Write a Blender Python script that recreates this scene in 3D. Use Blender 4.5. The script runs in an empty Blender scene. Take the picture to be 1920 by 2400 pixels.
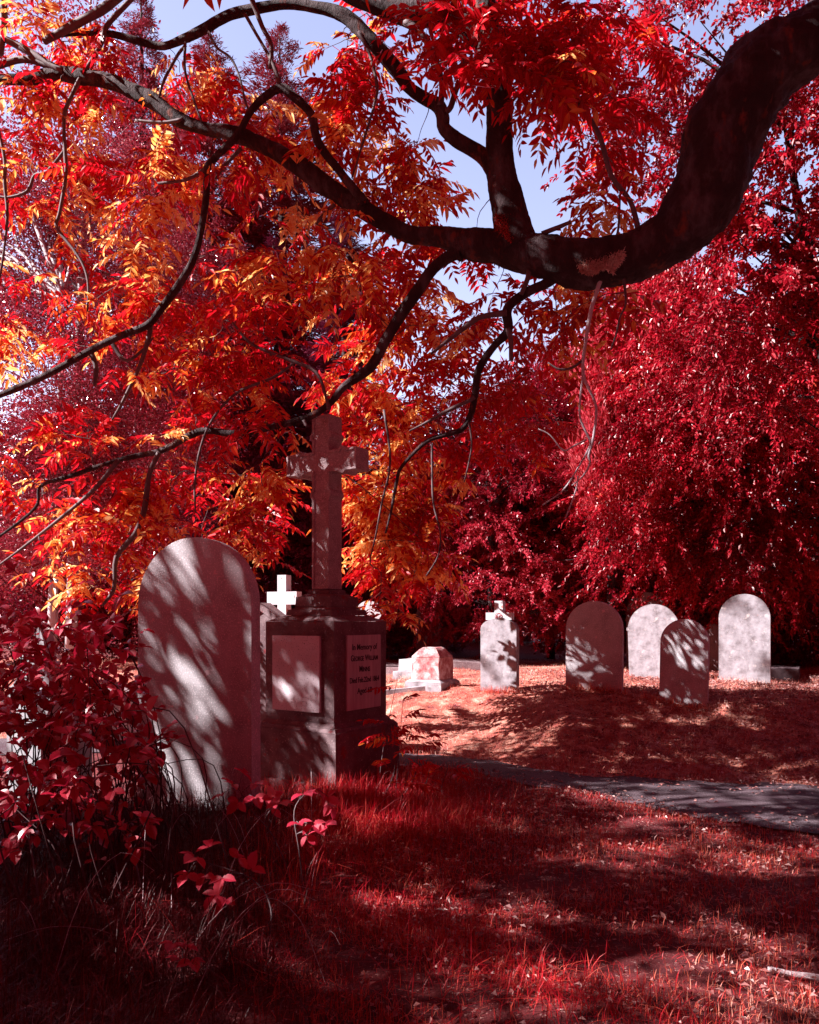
import bpy, bmesh, math, random
import numpy as np
from mathutils import Vector, Matrix, noise as mnoise
R = math.radians
rng = np.random.default_rng(11)
random.seed(5)
S = bpy.context.scene
COL = S.collection

# ------------------------------------------------------------------ camera, world, sun, exposure
F, CX, HZ, CH = 1900.0, 960.0, 1450.0, 1.4
cam = bpy.data.cameras.new('camera'); co = bpy.data.objects.new('camera', cam); COL.objects.link(co)
co.location = (0, 0, CH); co.rotation_euler = (R(90), 0, 0)
cam.sensor_fit = 'HORIZONTAL'; cam.sensor_width = 36; cam.lens = 36*F/1920
cam.shift_y = (HZ-1200)/1920; cam.clip_end = 500; cam.clip_start = .05
S.camera = co

SUN_EL, SUN_AZ = R(41), math.atan2(-0.10, -0.99)     # azimuth of the sun, counter-clockwise from +X
SD = np.array([math.cos(SUN_EL)*math.cos(SUN_AZ), math.cos(SUN_EL)*math.sin(SUN_AZ), math.sin(SUN_EL)])
sl = bpy.data.lights.new('sun', 'SUN'); sl.energy = 5.0; sl.angle = R(.45); sl.color = (1, .97, .955)
so = bpy.data.objects.new('sun', sl); COL.objects.link(so)
so.rotation_euler = Vector(SD).to_track_quat('Z', 'Y').to_euler()

W = bpy.data.worlds.new("World"); S.world = W; W.use_nodes = True
nt = W.node_tree; nt.nodes.clear()
def N(nt, t, **k):
    n = nt.nodes.new(t)
    for a, b in k.items():
        if a == 'ins':
            for i, v in b.items(): n.inputs[i].default_value = v
        else: setattr(n, a, b)
    return n
L_ = lambda nt, a, b: nt.links.new(a, b)
sky = N(nt, 'ShaderNodeTexSky', sky_type='NISHITA', sun_disc=False, sun_elevation=SUN_EL, sun_rotation=math.pi/2-SUN_AZ, altitude=100, air_density=1.0, dust_density=.6)
tint = N(nt, 'ShaderNodeMix', data_type='RGBA', blend_type='MULTIPLY', ins={0: 1.0})
tint.inputs[7].default_value = (1.30, .94, .92, 1)
L_(nt, sky.outputs[0], tint.inputs[6])
# open sky lies ahead; the rest of the dome is the crimson woodland all round the clearing
tc = N(nt, 'ShaderNodeTexCoord'); sx = N(nt, 'ShaderNodeSeparateXYZ'); L_(nt, tc.outputs['Generated'], sx.inputs[0])
def mrange(src, a, b):
    m = N(nt, 'ShaderNodeMapRange', interpolation_type='SMOOTHSTEP', ins={1: a, 2: b, 3: 0., 4: 1.}); L_(nt, src, m.inputs[0]); return m.outputs[0]
def mth(op, a, b=None):
    m = N(nt, 'ShaderNodeMath', operation=op); L_(nt, a, m.inputs[0])
    if b is not None: L_(nt, b, m.inputs[1])
    return m.outputs[0]
ax = mth('ABSOLUTE', sx.outputs[0])
msk = mth('MAXIMUM', mth('MAXIMUM', mrange(sx.outputs[1], .45, .15), mrange(sx.outputs[2], .78, .9)), mth('MAXIMUM', mrange(sx.outputs[2], .16, .04), mrange(ax, .66, .85)))
mixw = N(nt, 'ShaderNodeMix', data_type='RGBA'); L_(nt, msk, mixw.inputs[0]); L_(nt, tint.outputs[2], mixw.inputs[6])
mixw.inputs[7].default_value = (.50, .016, .060, 1)
bg = N(nt, 'ShaderNodeBackground', ins={1: .10}); L_(nt, mixw.outputs[2], bg.inputs[0])
wo = N(nt, 'ShaderNodeOutputWorld'); L_(nt, bg.outputs[0], wo.inputs[0])

PATHN = lambda x: .05*np.sin(x*5.1)+.035*np.sin(x*11.3+1)+.02*np.sin(x*23.)
S.view_settings.view_transform = 'Standard'; S.view_settings.look = 'None'
S.view_settings.exposure = 1.9; S.view_settings.gamma = 1
S.cycles.max_bounces = 6; S.cycles.diffuse_bounces = 4; S.cycles.glossy_bounces = 2; S.cycles.transmission_bounces = 4
S.cycles.use_denoising = True

# ------------------------------------------------------------------ helpers
def P(px, py, d): return np.array([(px-CX)/F*d, d, CH+(HZ-py)/F*d])
def proj(p): p = np.asarray(p); return np.stack([CX+F*p[..., 0]/p[..., 1], HZ-F*(p[..., 2]-CH)/p[..., 1]], -1)
def nrm(v): return v/np.maximum(np.linalg.norm(v, axis=-1, keepdims=True), 1e-9)
def sstep(a, b, x): t = np.clip((x-a)/(b-a), 0, 1); return t*t*(3-2*t)
def tag(o, label=None, cat=None, group=None, kind=None):
    if label: o['label'] = label
    if cat: o['category'] = cat
    if group: o['group'] = group
    if kind: o['kind'] = kind
    return o
def link(name, me, mat=None, parent=None):
    o = bpy.data.objects.new(name, me); COL.objects.link(o)
    if mat: me.materials.append(mat)
    if parent: o.parent = parent
    return o
def empty(name, loc=(0, 0, 0), rz=0):
    o = bpy.data.objects.new(name, None); COL.objects.link(o); o.location = loc; o.rotation_euler = (0, 0, rz); o.empty_display_size = .2
    return o
class Geo:
    def __init__(s): s.v = []; s.q = []; s.t = []; s.n = 0
    def add(s, V, Q=None, T=None):
        V = np.asarray(V, float).reshape(-1, 3)
        if Q is not None and len(Q): s.q.append(np.asarray(Q)+s.n)
        if T is not None and len(T): s.t.append(np.asarray(T)+s.n)
        s.v.append(V); s.n += len(V)
    def mesh(s, name, smooth=False):
        V = np.concatenate(s.v); me = bpy.data.meshes.new(name)
        Q = np.concatenate(s.q) if s.q else np.zeros((0, 4), int); T = np.concatenate(s.t) if s.t else np.zeros((0, 3), int)
        me.vertices.add(len(V)); me.vertices.foreach_set('co', V.astype(np.float32).ravel())
        li = np.concatenate([Q.ravel(), T.ravel()]).astype(np.int32)
        me.loops.add(len(li)); me.loops.foreach_set('vertex_index', li)
        st = np.concatenate([np.arange(len(Q))*4, len(Q)*4+np.arange(len(T))*3]).astype(np.int32)
        me.polygons.add(len(st)); me.polygons.foreach_set('loop_start', st)
        me.update(calc_edges=True)
        me.polygons.foreach_set('use_smooth', np.full(len(st), smooth)); me.validate()
        return me
    def build(s, name, mat, parent=None, smooth=False): return link(name, s.mesh(name, smooth), mat, parent)

def catmull(p, k=5):
    p = np.asarray(p, float)
    if len(p) < 3: return np.stack([p[0]+(p[-1]-p[0])*t for t in np.linspace(0, 1, k+1)])
    q = np.vstack([2*p[0]-p[1], p, 2*p[-1]-p[-2]]); out = []
    for i in range(1, len(q)-2):
        for t in np.arange(k)/k:
            a, b, c, d = q[i-1], q[i], q[i+1], q[i+2]
            out.append(.5*((2*b)+(-a+c)*t+(2*a-5*b+4*c-d)*t*t+(-a+3*b-3*c+d)*t**3))
    out.append(p[-1]); return np.array(out)
def tube(g, pts, rad, sides=8, k=4, rough=0.0, cap=True):
    A = catmull(np.c_[np.asarray(pts, float), np.asarray(rad, float)], k) if k else np.c_[pts, rad]
    p, r = A[:, :3], np.maximum(A[:, 3], .0006)
    n = len(p); tg = nrm(np.gradient(p, axis=0)); ref = np.array([.31, .17, .93]) if abs(tg[0][2]) < .8 else np.array([.9, .3, .1])
    V = []; a = np.linspace(0, 2*math.pi, sides, endpoint=False); u = ref
    for i in range(n):
        u = u-tg[i]*np.dot(u, tg[i]); u = u/np.linalg.norm(u); w = np.cross(tg[i], u)
        rr = np.full(sides, r[i])
        if rough:
            for j in range(sides):
                q = p[i]+(u*math.cos(a[j])+w*math.sin(a[j]))*r[i]
                rr[j] *= 1+rough*(mnoise.noise(Vector(q*3.1))+.6*mnoise.noise(Vector(q*9))+.35*mnoise.noise(Vector(q*27)))
        V.append(p[i]+np.outer(np.cos(a)*rr, u)+np.outer(np.sin(a)*rr, w))
    V = np.concatenate(V); i, j = np.meshgrid(np.arange(n-1), np.arange(sides), indexing='ij'); i = i.ravel(); j = j.ravel(); j2 = (j+1) % sides
    Q = np.stack([i*sides+j, i*sides+j2, (i+1)*sides+j2, (i+1)*sides+j], 1)
    T = []
    if cap:
        V = np.vstack([V, p[0], p[-1]])
        for jj in range(sides): T += [(len(V)-2, (jj+1) % sides, jj), (len(V)-1, (n-1)*sides+jj, (n-1)*sides+(jj+1) % sides)]
    g.add(V, Q, T); return p, r

def ovals(g, base, axis, normal, ln, wd, fold=.25, curl=.12):
    """pointed oval leaves, 6 verts and 2 quads each"""
    K = len(base); ax_ = nrm(axis); sd = nrm(np.cross(ax_, normal)); nn = np.cross(sd, ax_)
    ln = np.broadcast_to(ln, (K,))[:, None]; wd = np.broadcast_to(wd, (K,))[:, None]
    def pt(t, s, h): return base+ax_*ln*t+sd*wd*s+nn*(wd*abs(s)*fold*2-ln*curl*t*t)*h
    V = np.stack([pt(0, 0, 1), pt(.28, .46, 1), pt(.62, .40, 1), pt(1, 0, 1), pt(.62, -.40, 1), pt(.28, -.46, 1)], 1).reshape(-1, 3)
    b = (np.arange(K)*6)[:, None]
    g.add(V, np.concatenate([b+np.array([[0, 1, 2, 3]]), b+np.array([[0, 3, 4, 5]])]))
def kites(g, base, axis, normal, ln, wd, fold=.2):
    K = len(base); ax_ = nrm(axis); sd = nrm(np.cross(ax_, normal)); nn = np.cross(sd, ax_)
    ln = np.broadcast_to(ln, (K,))[:, None]; wd = np.broadcast_to(wd, (K,))[:, None]
    V = np.stack([base, base+ax_*ln*.45+sd*wd*.5+nn*wd*fold, base+ax_*ln, base+ax_*ln*.45-sd*wd*.5+nn*wd*fold], 1).reshape(-1, 3)
    b = (np.arange(K)*4)[:, None]; g.add(V, None, np.concatenate([b+np.array([[0, 1, 2]]), b+np.array([[0, 2, 3]])]))
def rvec(n): return nrm(rng.normal(size=(n, 3)))
def pinnate(g, base, dr, L, pairs=6, droop=.35, lr=.30, hang=.25, ribbon=True):
    """compound leaves: a rachis with paired leaflets and one at the tip"""
    K = len(base); dr = nrm(dr); L = np.broadcast_to(L, (K,))[:, None]
    up = np.array([0, 0, 1.])+rng.normal(size=(K, 3))*.35
    side = nrm(np.cross(dr, up)); top = np.cross(side, dr); dz = np.array([0, 0, -1.])
    pos = lambda s: base+dr*L*s+dz*droop*L*s*s
    fwd = lambda s: nrm(dr+dz*2*droop*s)
    for i in range(pairs+1):
        s = .22+.78*i/pairs; p = pos(s); f = fwd(s)
        prof = .72+.5*math.sin(math.pi*(i+.6)/(pairs+1.4))
        if i == pairs:
            ovals(g, p, f+rng.normal(size=(K, 3))*.1, top+rng.normal(size=(K, 3))*.2, (L*lr)[:, 0]*prof, (L*lr*.34)[:, 0]*prof)
            continue
        for sg in (-1, 1):
            a = side*sg*.85+f*.45+dz*hang+rng.normal(size=(K, 3))*.13
            ll = (L*lr)[:, 0]*prof*rng.uniform(.85, 1.12, K)
            ovals(g, p, a, top+rng.normal(size=(K, 3))*.22, ll, ll*rng.uniform(.30, .38, K))
    if ribbon:
        V = np.stack([pos(s)+side*w*L*sg for s, w in ((0, .008), (.5, .006), (1, .003)) for sg in (-1, 1)], 1).reshape(-1, 3)
        b = (np.arange(K)*6)[:, None]; g.add(V, np.concatenate([b+np.array([[0, 1, 3, 2]]), b+np.array([[2, 3, 5, 4]])]))

# ------------------------------------------------------------------ materials
def newmat(name):
    m = bpy.data.materials.new(name); m.use_nodes = True; m.node_tree.nodes.clear(); return m, m.node_tree
def ramp(t, src, stops):
    r = N(t, 'ShaderNodeValToRGB'); e = r.color_ramp.elements
    while len(e) < len(stops): e.new(.5)
    for i, (p, c) in enumerate(stops): e[i].position = p; e[i].color = (*c, 1)
    L_(t, src, r.inputs[0]); return r.outputs[0]
def noisetex(t, scale, detail=4, rough=.6, co=None):
    n = N(t, 'ShaderNodeTexNoise', ins={'Scale': scale, 'Detail': detail, 'Roughness': rough})
    if co is None: co = N(t, 'ShaderNodeNewGeometry').outputs['Position']
    L_(t, co, n.inputs['Vector']); return n.outputs['Fac']
def mixc(t, f, a, b, mode='MIX'):
    m = N(t, 'ShaderNodeMix', data_type='RGBA', blend_type=mode)
    for i, v in ((0, f), (6, a), (7, b)):
        if hasattr(v, 'node'): L_(t, v, m.inputs[i])
        elif i == 0: m.inputs[0].default_value = v
        else: m.inputs[i].default_value = (*v, 1)
    return m.outputs[2]
def leafmat(name, stops, trans=.45, rough=.4, spec=.4, nscale=1.2, tboost=1.25, nw=.5):
    m, t = newmat(name); g = N(t, 'ShaderNodeNewGeometry')
    ns = noisetex(t, nscale, 3, .6, g.outputs['Position'])
    # patch noise and per-leaf randomness together choose the colour
    a = N(t, 'ShaderNodeMapRange', ins={1: .32, 2: .68, 3: 0., 4: nw}); L_(t, ns, a.inputs[0])
    b = N(t, 'ShaderNodeMath', operation='MULTIPLY_ADD', ins={1: 1-nw}); L_(t, g.outputs['Random Per Island'], b.inputs[0]); L_(t, a.outputs[0], b.inputs[2])
    col = ramp(t, b.outputs[0], stops)
    p = N(t, 'ShaderNodeBsdfPrincipled', ins={'Roughness': rough, 'Specular IOR Level': spec}); L_(t, col, p.inputs['Base Color'])
    tr = N(t, 'ShaderNodeBsdfTranslucent'); L_(t, mixc(t, 1., col, (tboost,)*3, 'MULTIPLY'), tr.inputs[0])
    mx = N(t, 'ShaderNodeMixShader', ins={0: trans}); L_(t, p.outputs[0], mx.inputs[1]); L_(t, tr.outputs[0], mx.inputs[2])
    o = N(t, 'ShaderNodeOutputMaterial'); L_(t, mx.outputs[0], o.inputs[0]); return m
def solidmat(name, stops, scale=6, detail=6, rough=.8, bump=.3, bscale=60, speck=None, spec=.3, stretch=None, speck2=None, bdist=.01):
    m, t = newmat(name); tcn = N(t, 'ShaderNodeTexCoord'); co_ = tcn.outputs['Object']
    if stretch:
        mp = N(t, 'ShaderNodeMapping', ins={'Scale': stretch}); L_(t, co_, mp.inputs[0]); co_ = mp.outputs[0]
    col = ramp(t, noisetex(t, scale, detail, .65, co_), stops)
    for sp in (speck, speck2):
        if sp:
            sc, lo, hi, c = sp
            f = N(t, 'ShaderNodeMapRange', ins={1: lo, 2: hi}); L_(t, noisetex(t, sc, 3, .7, co_), f.inputs[0])
            col = mixc(t, f.outputs[0], col, c)
    p = N(t, 'ShaderNodeBsdfPrincipled', ins={'Roughness': rough, 'Specular IOR Level': spec}); L_(t, col, p.inputs['Base Color'])
    bp = N(t, 'ShaderNodeBump', ins={'Strength': bump, 'Distance': bdist}); L_(t, noisetex(t, bscale, 6, .7, co_), bp.inputs['Height']); L_(t, bp.outputs[0], p.inputs['Normal'])
    o = N(t, 'ShaderNodeOutputMaterial'); L_(t, p.outputs[0], o.inputs[0]); return m

M = {}
M['leaf'] = leafmat('sun-gold leaf', [(0, (.36, .003, .012)), (.42, (.52, .006, .016)), (.48, (.74, .11, .014)), (.57, (.88, .38, .09)), (1, (.95, .66, .34))], .48, .36, .4, 1.7, 1.1, .62)  # sunlit gold and shaded crimson are put into the leaf colour
M['redleaf'] = leafmat('shade-crimson leaf', [(0, (.34, .002, .012)), (.70, (.64, .010, .018)), (.84, (.76, .10, .016)), (1, (.88, .40, .08))], .48, .36, .4, 1.7, 1.1, .55)  # crimson-heavy copy, its colour standing in for leaves in shade
M['shadeleaf'] = leafmat('overhead leaf', [(0, (.5, .01, .01)), (1, (.8, .12, .02))], .35, .5, .2)
M['birch'] = leafmat('birch leaf', [(0, (.14, .006, .022)), (.6, (.42, .035, .065)), (1, (.66, .28, .30))], .2, .2, 1., .35)
M['conifer'] = leafmat('conifer spray', [(0, (.11, .010, .02)), (.6, (.30, .03, .05)), (1, (.46, .10, .11))], .15, .6, .3, .3)
M['spruce'] = leafmat('spruce spray', [(0, (.06, .006, .025)), (1, (.24, .02, .06))], .1, .6, .3, .5)
M['cypress'] = leafmat('cypress spray', [(0, (.35, .02, .04)), (.6, (.60, .06, .09)), (1, (.80, .20, .20))], .2, .6, .3, .6)
M['crimson'] = leafmat('crimson leaf', [(0, (.10, .001, .006)), (.5, (.32, .003, .014)), (.85, (.55, .012, .03)), (1, (.68, .09, .05))], .35, .38, .5, .7)
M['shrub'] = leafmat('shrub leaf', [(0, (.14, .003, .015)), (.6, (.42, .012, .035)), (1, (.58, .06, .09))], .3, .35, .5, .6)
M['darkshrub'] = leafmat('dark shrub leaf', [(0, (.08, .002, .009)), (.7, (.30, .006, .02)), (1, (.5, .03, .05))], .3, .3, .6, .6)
M['bramble'] = leafmat('bramble leaf', [(0, (.34, .006, .025)), (.6, (.58, .03, .07)), (1, (.72, .13, .15))], .35, .42, .35, 2.)
M['grass'] = leafmat('mown grass', [(0, (.26, .004, .014)), (.5, (.46, .02, .025)), (.75, (.66, .14, .08)), (1, (.82, .48, .38))], .3, .45, .4, 1.1)
M['drygrass'] = leafmat('mound grass', [(0, (.38, .014, .025)), (.38, (.60, .10, .07)), (.62, (.80, .38, .28)), (1, (.90, .72, .64))], .3, .45, .4, .9)
M['longgrass'] = leafmat('long grass', [(0, (.20, .002, .010)), (.62, (.48, .005, .016)), (.86, (.62, .08, .05)), (1, (.85, .50, .40))], .35, .5, .3, 1.4, 1.2, .25)
M['tangle'] = leafmat('shade-dark grass', [(0, (.03, .001, .002)), (.8, (.13, .002, .006)), (1, (.35, .06, .05))], .2, .5, .3, 1.4, 1.2, .25)  # near-black copy of the long grass; deep shade put into its colour
M['brambledark'] = leafmat('shade-dark bramble leaf', [(0, (.22, .003, .015)), (.6, (.42, .010, .035)), (1, (.62, .08, .10))], .35, .33, .5, 2.)  # darker copy of the bramble leaf, with the thicket's shade painted in
M['litter'] = leafmat('fallen leaf', [(0, (.10, .015, .02)), (.5, (.34, .12, .11)), (.8, (.5, .3, .28)), (1, (.75, .60, .58))], .15, .5, .4, 2.)
M['bark'] = solidmat('bark', [(.2, (.012, .004, .006)), (.5, (.05, .024, .028)), (.8, (.20, .15, .165))], 6, 9, .85, 1., 24, (7, .60, .70, (.20, .05, .035)), stretch=(1, 1, .45), bdist=.06)
M['palebark'] = solidmat('sun-pale bark', [(0, (.3, .24, .27)), (1, (.65, .58, .62))], 4, 5, .8, .4, 30)
M['twig'] = solidmat('twig', [(0, (.04, .018, .022)), (1, (.20, .14, .15))], 12, 3, .7, .2, 60)
M['darkwood'] = solidmat('dark wood', [(0, (.03, .012, .015)), (1, (.10, .04, .045))], 8, 4, .8, .4, 40)
M['moss'] = leafmat('moss', [(0, (.42, .16, .12)), (.5, (.66, .42, .36)), (1, (.85, .7, .66))], .2, .8, .1, 6.)
M['redmoss'] = leafmat('red moss', [(0, (.45, .02, .02)), (1, (.7, .10, .07))], .2, .8, .1, 6.)
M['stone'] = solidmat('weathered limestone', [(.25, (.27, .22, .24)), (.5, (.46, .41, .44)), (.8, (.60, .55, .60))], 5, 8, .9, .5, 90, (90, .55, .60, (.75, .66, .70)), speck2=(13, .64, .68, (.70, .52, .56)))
M['palestone'] = solidmat('pale marble', [(.32, (.14, .11, .12)), (.5, (.30, .26, .29)), (.72, (.44, .41, .45))], 7, 8, .7, .3, 90, (9, .58, .72, (.60, .50, .50)), speck2=(26, .66, .72, (.5, .3, .28)))
M['whitestone'] = solidmat('white marble', [(.3, (.46, .44, .48)), (.7, (.60, .58, .63))], 4, 6, .6, .2, 80, (8, .63, .70, (.42, .15, .13)))
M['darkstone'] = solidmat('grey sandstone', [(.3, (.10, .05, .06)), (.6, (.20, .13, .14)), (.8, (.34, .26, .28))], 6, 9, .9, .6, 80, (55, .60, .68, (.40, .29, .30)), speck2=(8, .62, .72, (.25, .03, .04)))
M['crossstone'] = solidmat('pink grey sandstone', [(.3, (.27, .18, .19)), (.7, (.46, .34, .36))], 14, 9, .9, .8, 120, (110, .55, .60, (.66, .52, .54)), speck2=(8, .64, .74, (.30, .10, .11)))
M['panel'] = solidmat('marble panel', [(.3, (.50, .38, .42)), (.7, (.66, .56, .61))], 3, 6, .6, .15, 60, (95, .60, .64, (.10, .03, .04)), stretch=(1, 1, .9), speck2=(5, .55, .8, (.45, .24, .27)))
M['panel2'] = solidmat('streaked marble panel', [(.3, (.40, .27, .30)), (.7, (.60, .46, .50))], 9, 5, .6, .15, 60, stretch=(3, 3, .35))
M['redstone'] = solidmat('lichened red stone', [(.38, (.28, .07, .08)), (.5, (.42, .20, .20)), (.64, (.60, .50, .52))], 9, 9, .9, .7, 70)
M['shadow_stone'] = solidmat('shadow-dark stone', [(.3, (.04, .02, .026)), (.7, (.11, .07, .08))], 9, 8, .8, .5, 80)  # the box tomb's shadow is put into this dark stone colour
M['letter'] = solidmat('black letter', [(0, (.02, .01, .012)), (1, (.04, .02, .025))], 8, 2, .6, .1, 60)
M['asphalt'] = solidmat('asphalt', [(.2, (.024, .008, .012)), (.8, (.085, .052, .063))], 3, 9, .8, .6, 130, (200, .56, .64, (.30, .24, .28)), speck2=(1.2, .55, .7, (.05, .02, .03)))
M['soil'] = solidmat('soil', [(.3, (.05, .004, .008)), (.6, (.14, .014, .016)), (.85, (.28, .06, .05))], 3, 10, .95, 1., 30, (45, .60, .68, (.42, .22, .2)), bdist=.03)
M['thatch'] = solidmat('dry turf thatch', [(.3, (.12, .008, .016)), (.52, (.38, .10, .07)), (.72, (.64, .40, .31))], 6, 10, .95, 1., 40, (45, .60, .68, (.55, .4, .36)), bdist=.03)

# ------------------------------------------------------------------ terrain
FX = np.array([-12, -6, -2, .43, 1.62, 3.36, 6, 12.]); FY = np.array([9.9, 9.5, 9.2, 8.2, 7.15, 6.75, 6.3, 5.]);
NX = np.array([-12, -6, -2, .45, 1.04, 1.7, 2.63, 5, 12.]); NY = np.array([8.7, 8.4, 8.3, 7.5, 6.75, 5.95, 5.25, 4.2, 2.5])
def far_edge(x): return np.interp(x, FX, FY)+PATHN(np.asarray(x)+2.)
def near_edge(x): return np.interp(x, NX, NY)+PATHN(np.asarray(x))
def ground(x, y):
    x = np.asarray(x, float); y = np.asarray(y, float); fe = far_edge(x)
    z = .50*sstep(0, 2.6, y-fe) + .05*sstep(2, 5, y-fe)*np.sin(x*.9)
    onp = sstep(-.1, .25, near_edge(x)-y)+sstep(-.05, .3, y-fe)
    b = .035*np.sin(x*2.1+y*1.3)*np.sin(y*1.9-x*.7)+.02*np.sin(x*5.3+1)*np.sin(y*4.1+x)
    b += .05*np.exp(-((x+.1)**2/1.2+(y-5.6)**2/.5))+.06*sstep(.3, -1., x)*sstep(7, 5, y)
    return z+b*onp
def grid(x0, x1, y0, y1, nx, ny):
    X, Y = np.meshgrid(np.linspace(x0, x1, nx), np.linspace(y0, y1, ny), indexing='ij')
    i, j = np.meshgrid(np.arange(nx-1), np.arange(ny-1), indexing='ij'); a = (i*ny+j).ravel()
    return X.ravel(), Y.ravel(), np.stack([a, a+ny, a+ny+1, a+1], 1)
# one sheet, finer near the camera
xs = np.unique(np.concatenate([np.linspace(-9, 9, 241), np.linspace(-120, 120, 61)])); ys = np.unique(np.concatenate([np.linspace(-4, 16, 261), np.linspace(-60, 160, 56)]))
X, Y = np.meshgrid(xs, ys, indexing='ij'); i, j = np.meshgrid(np.arange(len(xs)-1), np.arange(len(ys)-1), indexing='ij'); a = (i*len(ys)+j).ravel()
g = Geo(); g.add(np.c_[X.ravel(), Y.ravel(), ground(X, Y).ravel()], np.stack([a, a+len(ys), a+len(ys)+1, a+1], 1))
tag(g.build('ground', M['soil'], smooth=True), 'dark red soil under the grass of the graveyard', kind='structure')
px_ = np.linspace(-12, 12, 501); V = []
for t in np.linspace(0, 1, 41)**1.6: y = far_edge(px_)+.02+t*9; V.append(np.c_[px_, y, ground(px_, y)+.004+.02*min(1, t*40)])
V = np.stack(V, 1).reshape(-1, 3); i, j = np.meshgrid(np.arange(500), np.arange(40), indexing='ij'); a = (i*41+j).ravel()
g = Geo(); g.add(V, np.stack([a, a+41, a+42, a+1], 1))
tag(g.build('mound_turf', M['thatch'], smooth=True), 'low turf mound the headstones stand on', kind='structure')
px_ = np.linspace(-12, 12, 501); V = []
for t in np.linspace(0, 1, 9):
    y = near_edge(px_)*(1-t)+far_edge(px_)*t; V.append(np.c_[px_, y, ground(px_, y)+.012+.02*math.sin(math.pi*t)])
V = np.stack(V, 1).reshape(-1, 3); i, j = np.meshgrid(np.arange(500), np.arange(8), indexing='ij'); a = (i*9+j).ravel()
g = Geo(); g.add(V, np.stack([a, a+9, a+10, a+1], 1))
tag(g.build('path', M['asphalt'], smooth=True), 'narrow asphalt path curving below the grassy mound', kind='structure')

# ------------------------------------------------------------------ stones
def prism(bm, prof, y0, y1):
    """profile in local x-z, extruded along y"""
    a = [bm.verts.new((x, y0, z)) for x, z in prof]; b = [bm.verts.new((x, y1, z)) for x, z in prof]; n = len(prof)
    f = bm.faces.new(a); bm.faces.new(b[::-1])
    for i in range(n): bm.faces.new((a[i], b[i], b[(i+1) % n], a[(i+1) % n]))
    return f
def frustum(bm, z0, s0, z1, s1, cx=0, cy=0, sy0=None, sy1=None):
    sy0 = s0 if sy0 is None else sy0; sy1 = s1 if sy1 is None else sy1
    a = [bm.verts.new((cx+i*s0, cy+j*sy0, z0)) for i, j in ((-1, -1), (1, -1), (1, 1), (-1, 1))]
    b = [bm.verts.new((cx+i*s1, cy+j*sy1, z1)) for i, j in ((-1, -1), (1, -1), (1, 1), (-1, 1))]
    bm.faces.new(a[::-1]); bm.faces.new(b)
    for i in range(4): bm.faces.new((a[i], a[(i+1) % 4], b[(i+1) % 4], b[i]))
def bm_obj(bm, name, mat, parent=None, bevel=.006, seg=2, jitter=0.):
    if bevel:
        es = [e for e in bm.edges if e.is_manifold and e.calc_face_angle(0) > .6]
        bmesh.ops.bevel(bm, geom=es, offset=bevel, segments=seg, affect='EDGES', profile=.6)
    if jitter:
        for v in bm.verts: v.co += Vector(mnoise.noise_vector(v.co*7))*jitter
    bmesh.ops.recalc_face_normals(bm, faces=bm.faces)
    me = bpy.data.meshes.new(name); bm.to_mesh(me); bm.free(); return link(name, me, mat, parent)
def fit(pl, pr, d, th):
    """centre x and half width of a face seen from pixel column pl to pr at distance d, turned by th"""
    l, r, pm = (pl-CX)/F, (pr-CX)/F, ((pl+pr)/2-CX)/F; s, c = math.sin(th), math.cos(th)
    xc = pm*d; h = .5*((r*d-xc)/(c+r*s)+(xc-l*d)/(c+l*s)); return xc, h
def arch(hw, z0, zs, zt, n=20, taper=0., shoulder=0):
    pr = [(-hw*(1-taper), z0)]; pl = [(hw*(1-taper), z0)]
    pts = [(hw*math.cos(t), zs+(zt-zs)*math.sin(t)) for t in np.linspace(0, math.pi, n)]
    if shoulder:
        pts = [(hw, zs-.03), (hw+shoulder, zs-.02), (hw+shoulder, zs+.02), (hw, zs+.03)]+pts[1:-1]+[(-hw, zs+.03), (-hw-shoulder, zs+.02), (-hw-shoulder, zs-.02), (-hw, zs-.03)]
    return pl+pts+pr
def headstone(name, label, pl, pr, pyb, pyt, d, deg, mat, thick=.09, archpx=None, taper=0., shoulder=0, rim=False, group='old rounded headstones', lean=(0, 0), cat='headstone'):
    th = R(deg); xc, h = fit(pl, pr, d, th); zt = CH+(HZ-pyt)/F*d; zb = float(ground(xc, d))
    e = empty(name, (xc, d, zb-.02), -th); e.rotation_euler = (R(lean[0]), R(lean[1]), -th)
    H = zt-zb+.02; ar = h if archpx is None else archpx/F*d
    bm = bmesh.new(); f = prism(bm, arch(h, -.15, H-ar, H, 22, taper, shoulder), 0, thick)
    if rim:
        bm.faces.ensure_lookup_table(); bmesh.ops.inset_region(bm, faces=[f], thickness=.03, depth=-.008)
    bm_obj(bm, 'slab', mat, e, .007)
    tag(e, label, cat, group); return e, xc, h, zb, th

TH = 32.9
headstone('headstone', 'tall speckled rounded headstone at left, in front of the cross monument', 320, 585, 1940, 1259, 5.55, 20, M['stone'], .115, taper=-.01)
eA, xa, ha, zba, tha = headstone('headstone', 'small shadow-striped headstone with a short cross on top', 1126, 1210, 1635, 1449, 10., 28, M['palestone'], .10, archpx=26)
bm = bmesh.new(); H = CH+(HZ-1449)/F*10-zba
prism(bm, [(-.055, H-.06), (-.055, H-.001-.0), (-.17, H-.001), (-.17, H+.09), (-.055, H+.09), (-.055, H+.235), (.055, H+.235), (.055, H+.09), (.17, H+.09), (.17, H-.001), (.055, H-.001), (.055, H-.06)], .012, .10)
xo = bm_obj(bm, 'cross', M['whitestone'], eA, .005)
bm = bmesh.new()
for k in range(24):
    a0, a1 = 2*math.pi*k/24, 2*math.pi*(k+1)/24
    vs = [bm.verts.new((r*math.cos(a), .006, H+.035+r*math.sin(a))) for r, a in ((.043, a0), (.043, a1), (.052, a1), (.052, a0))]; bm.faces.new(vs)
bmesh.ops.remove_doubles(bm, verts=bm.verts, dist=1e-5)
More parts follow.
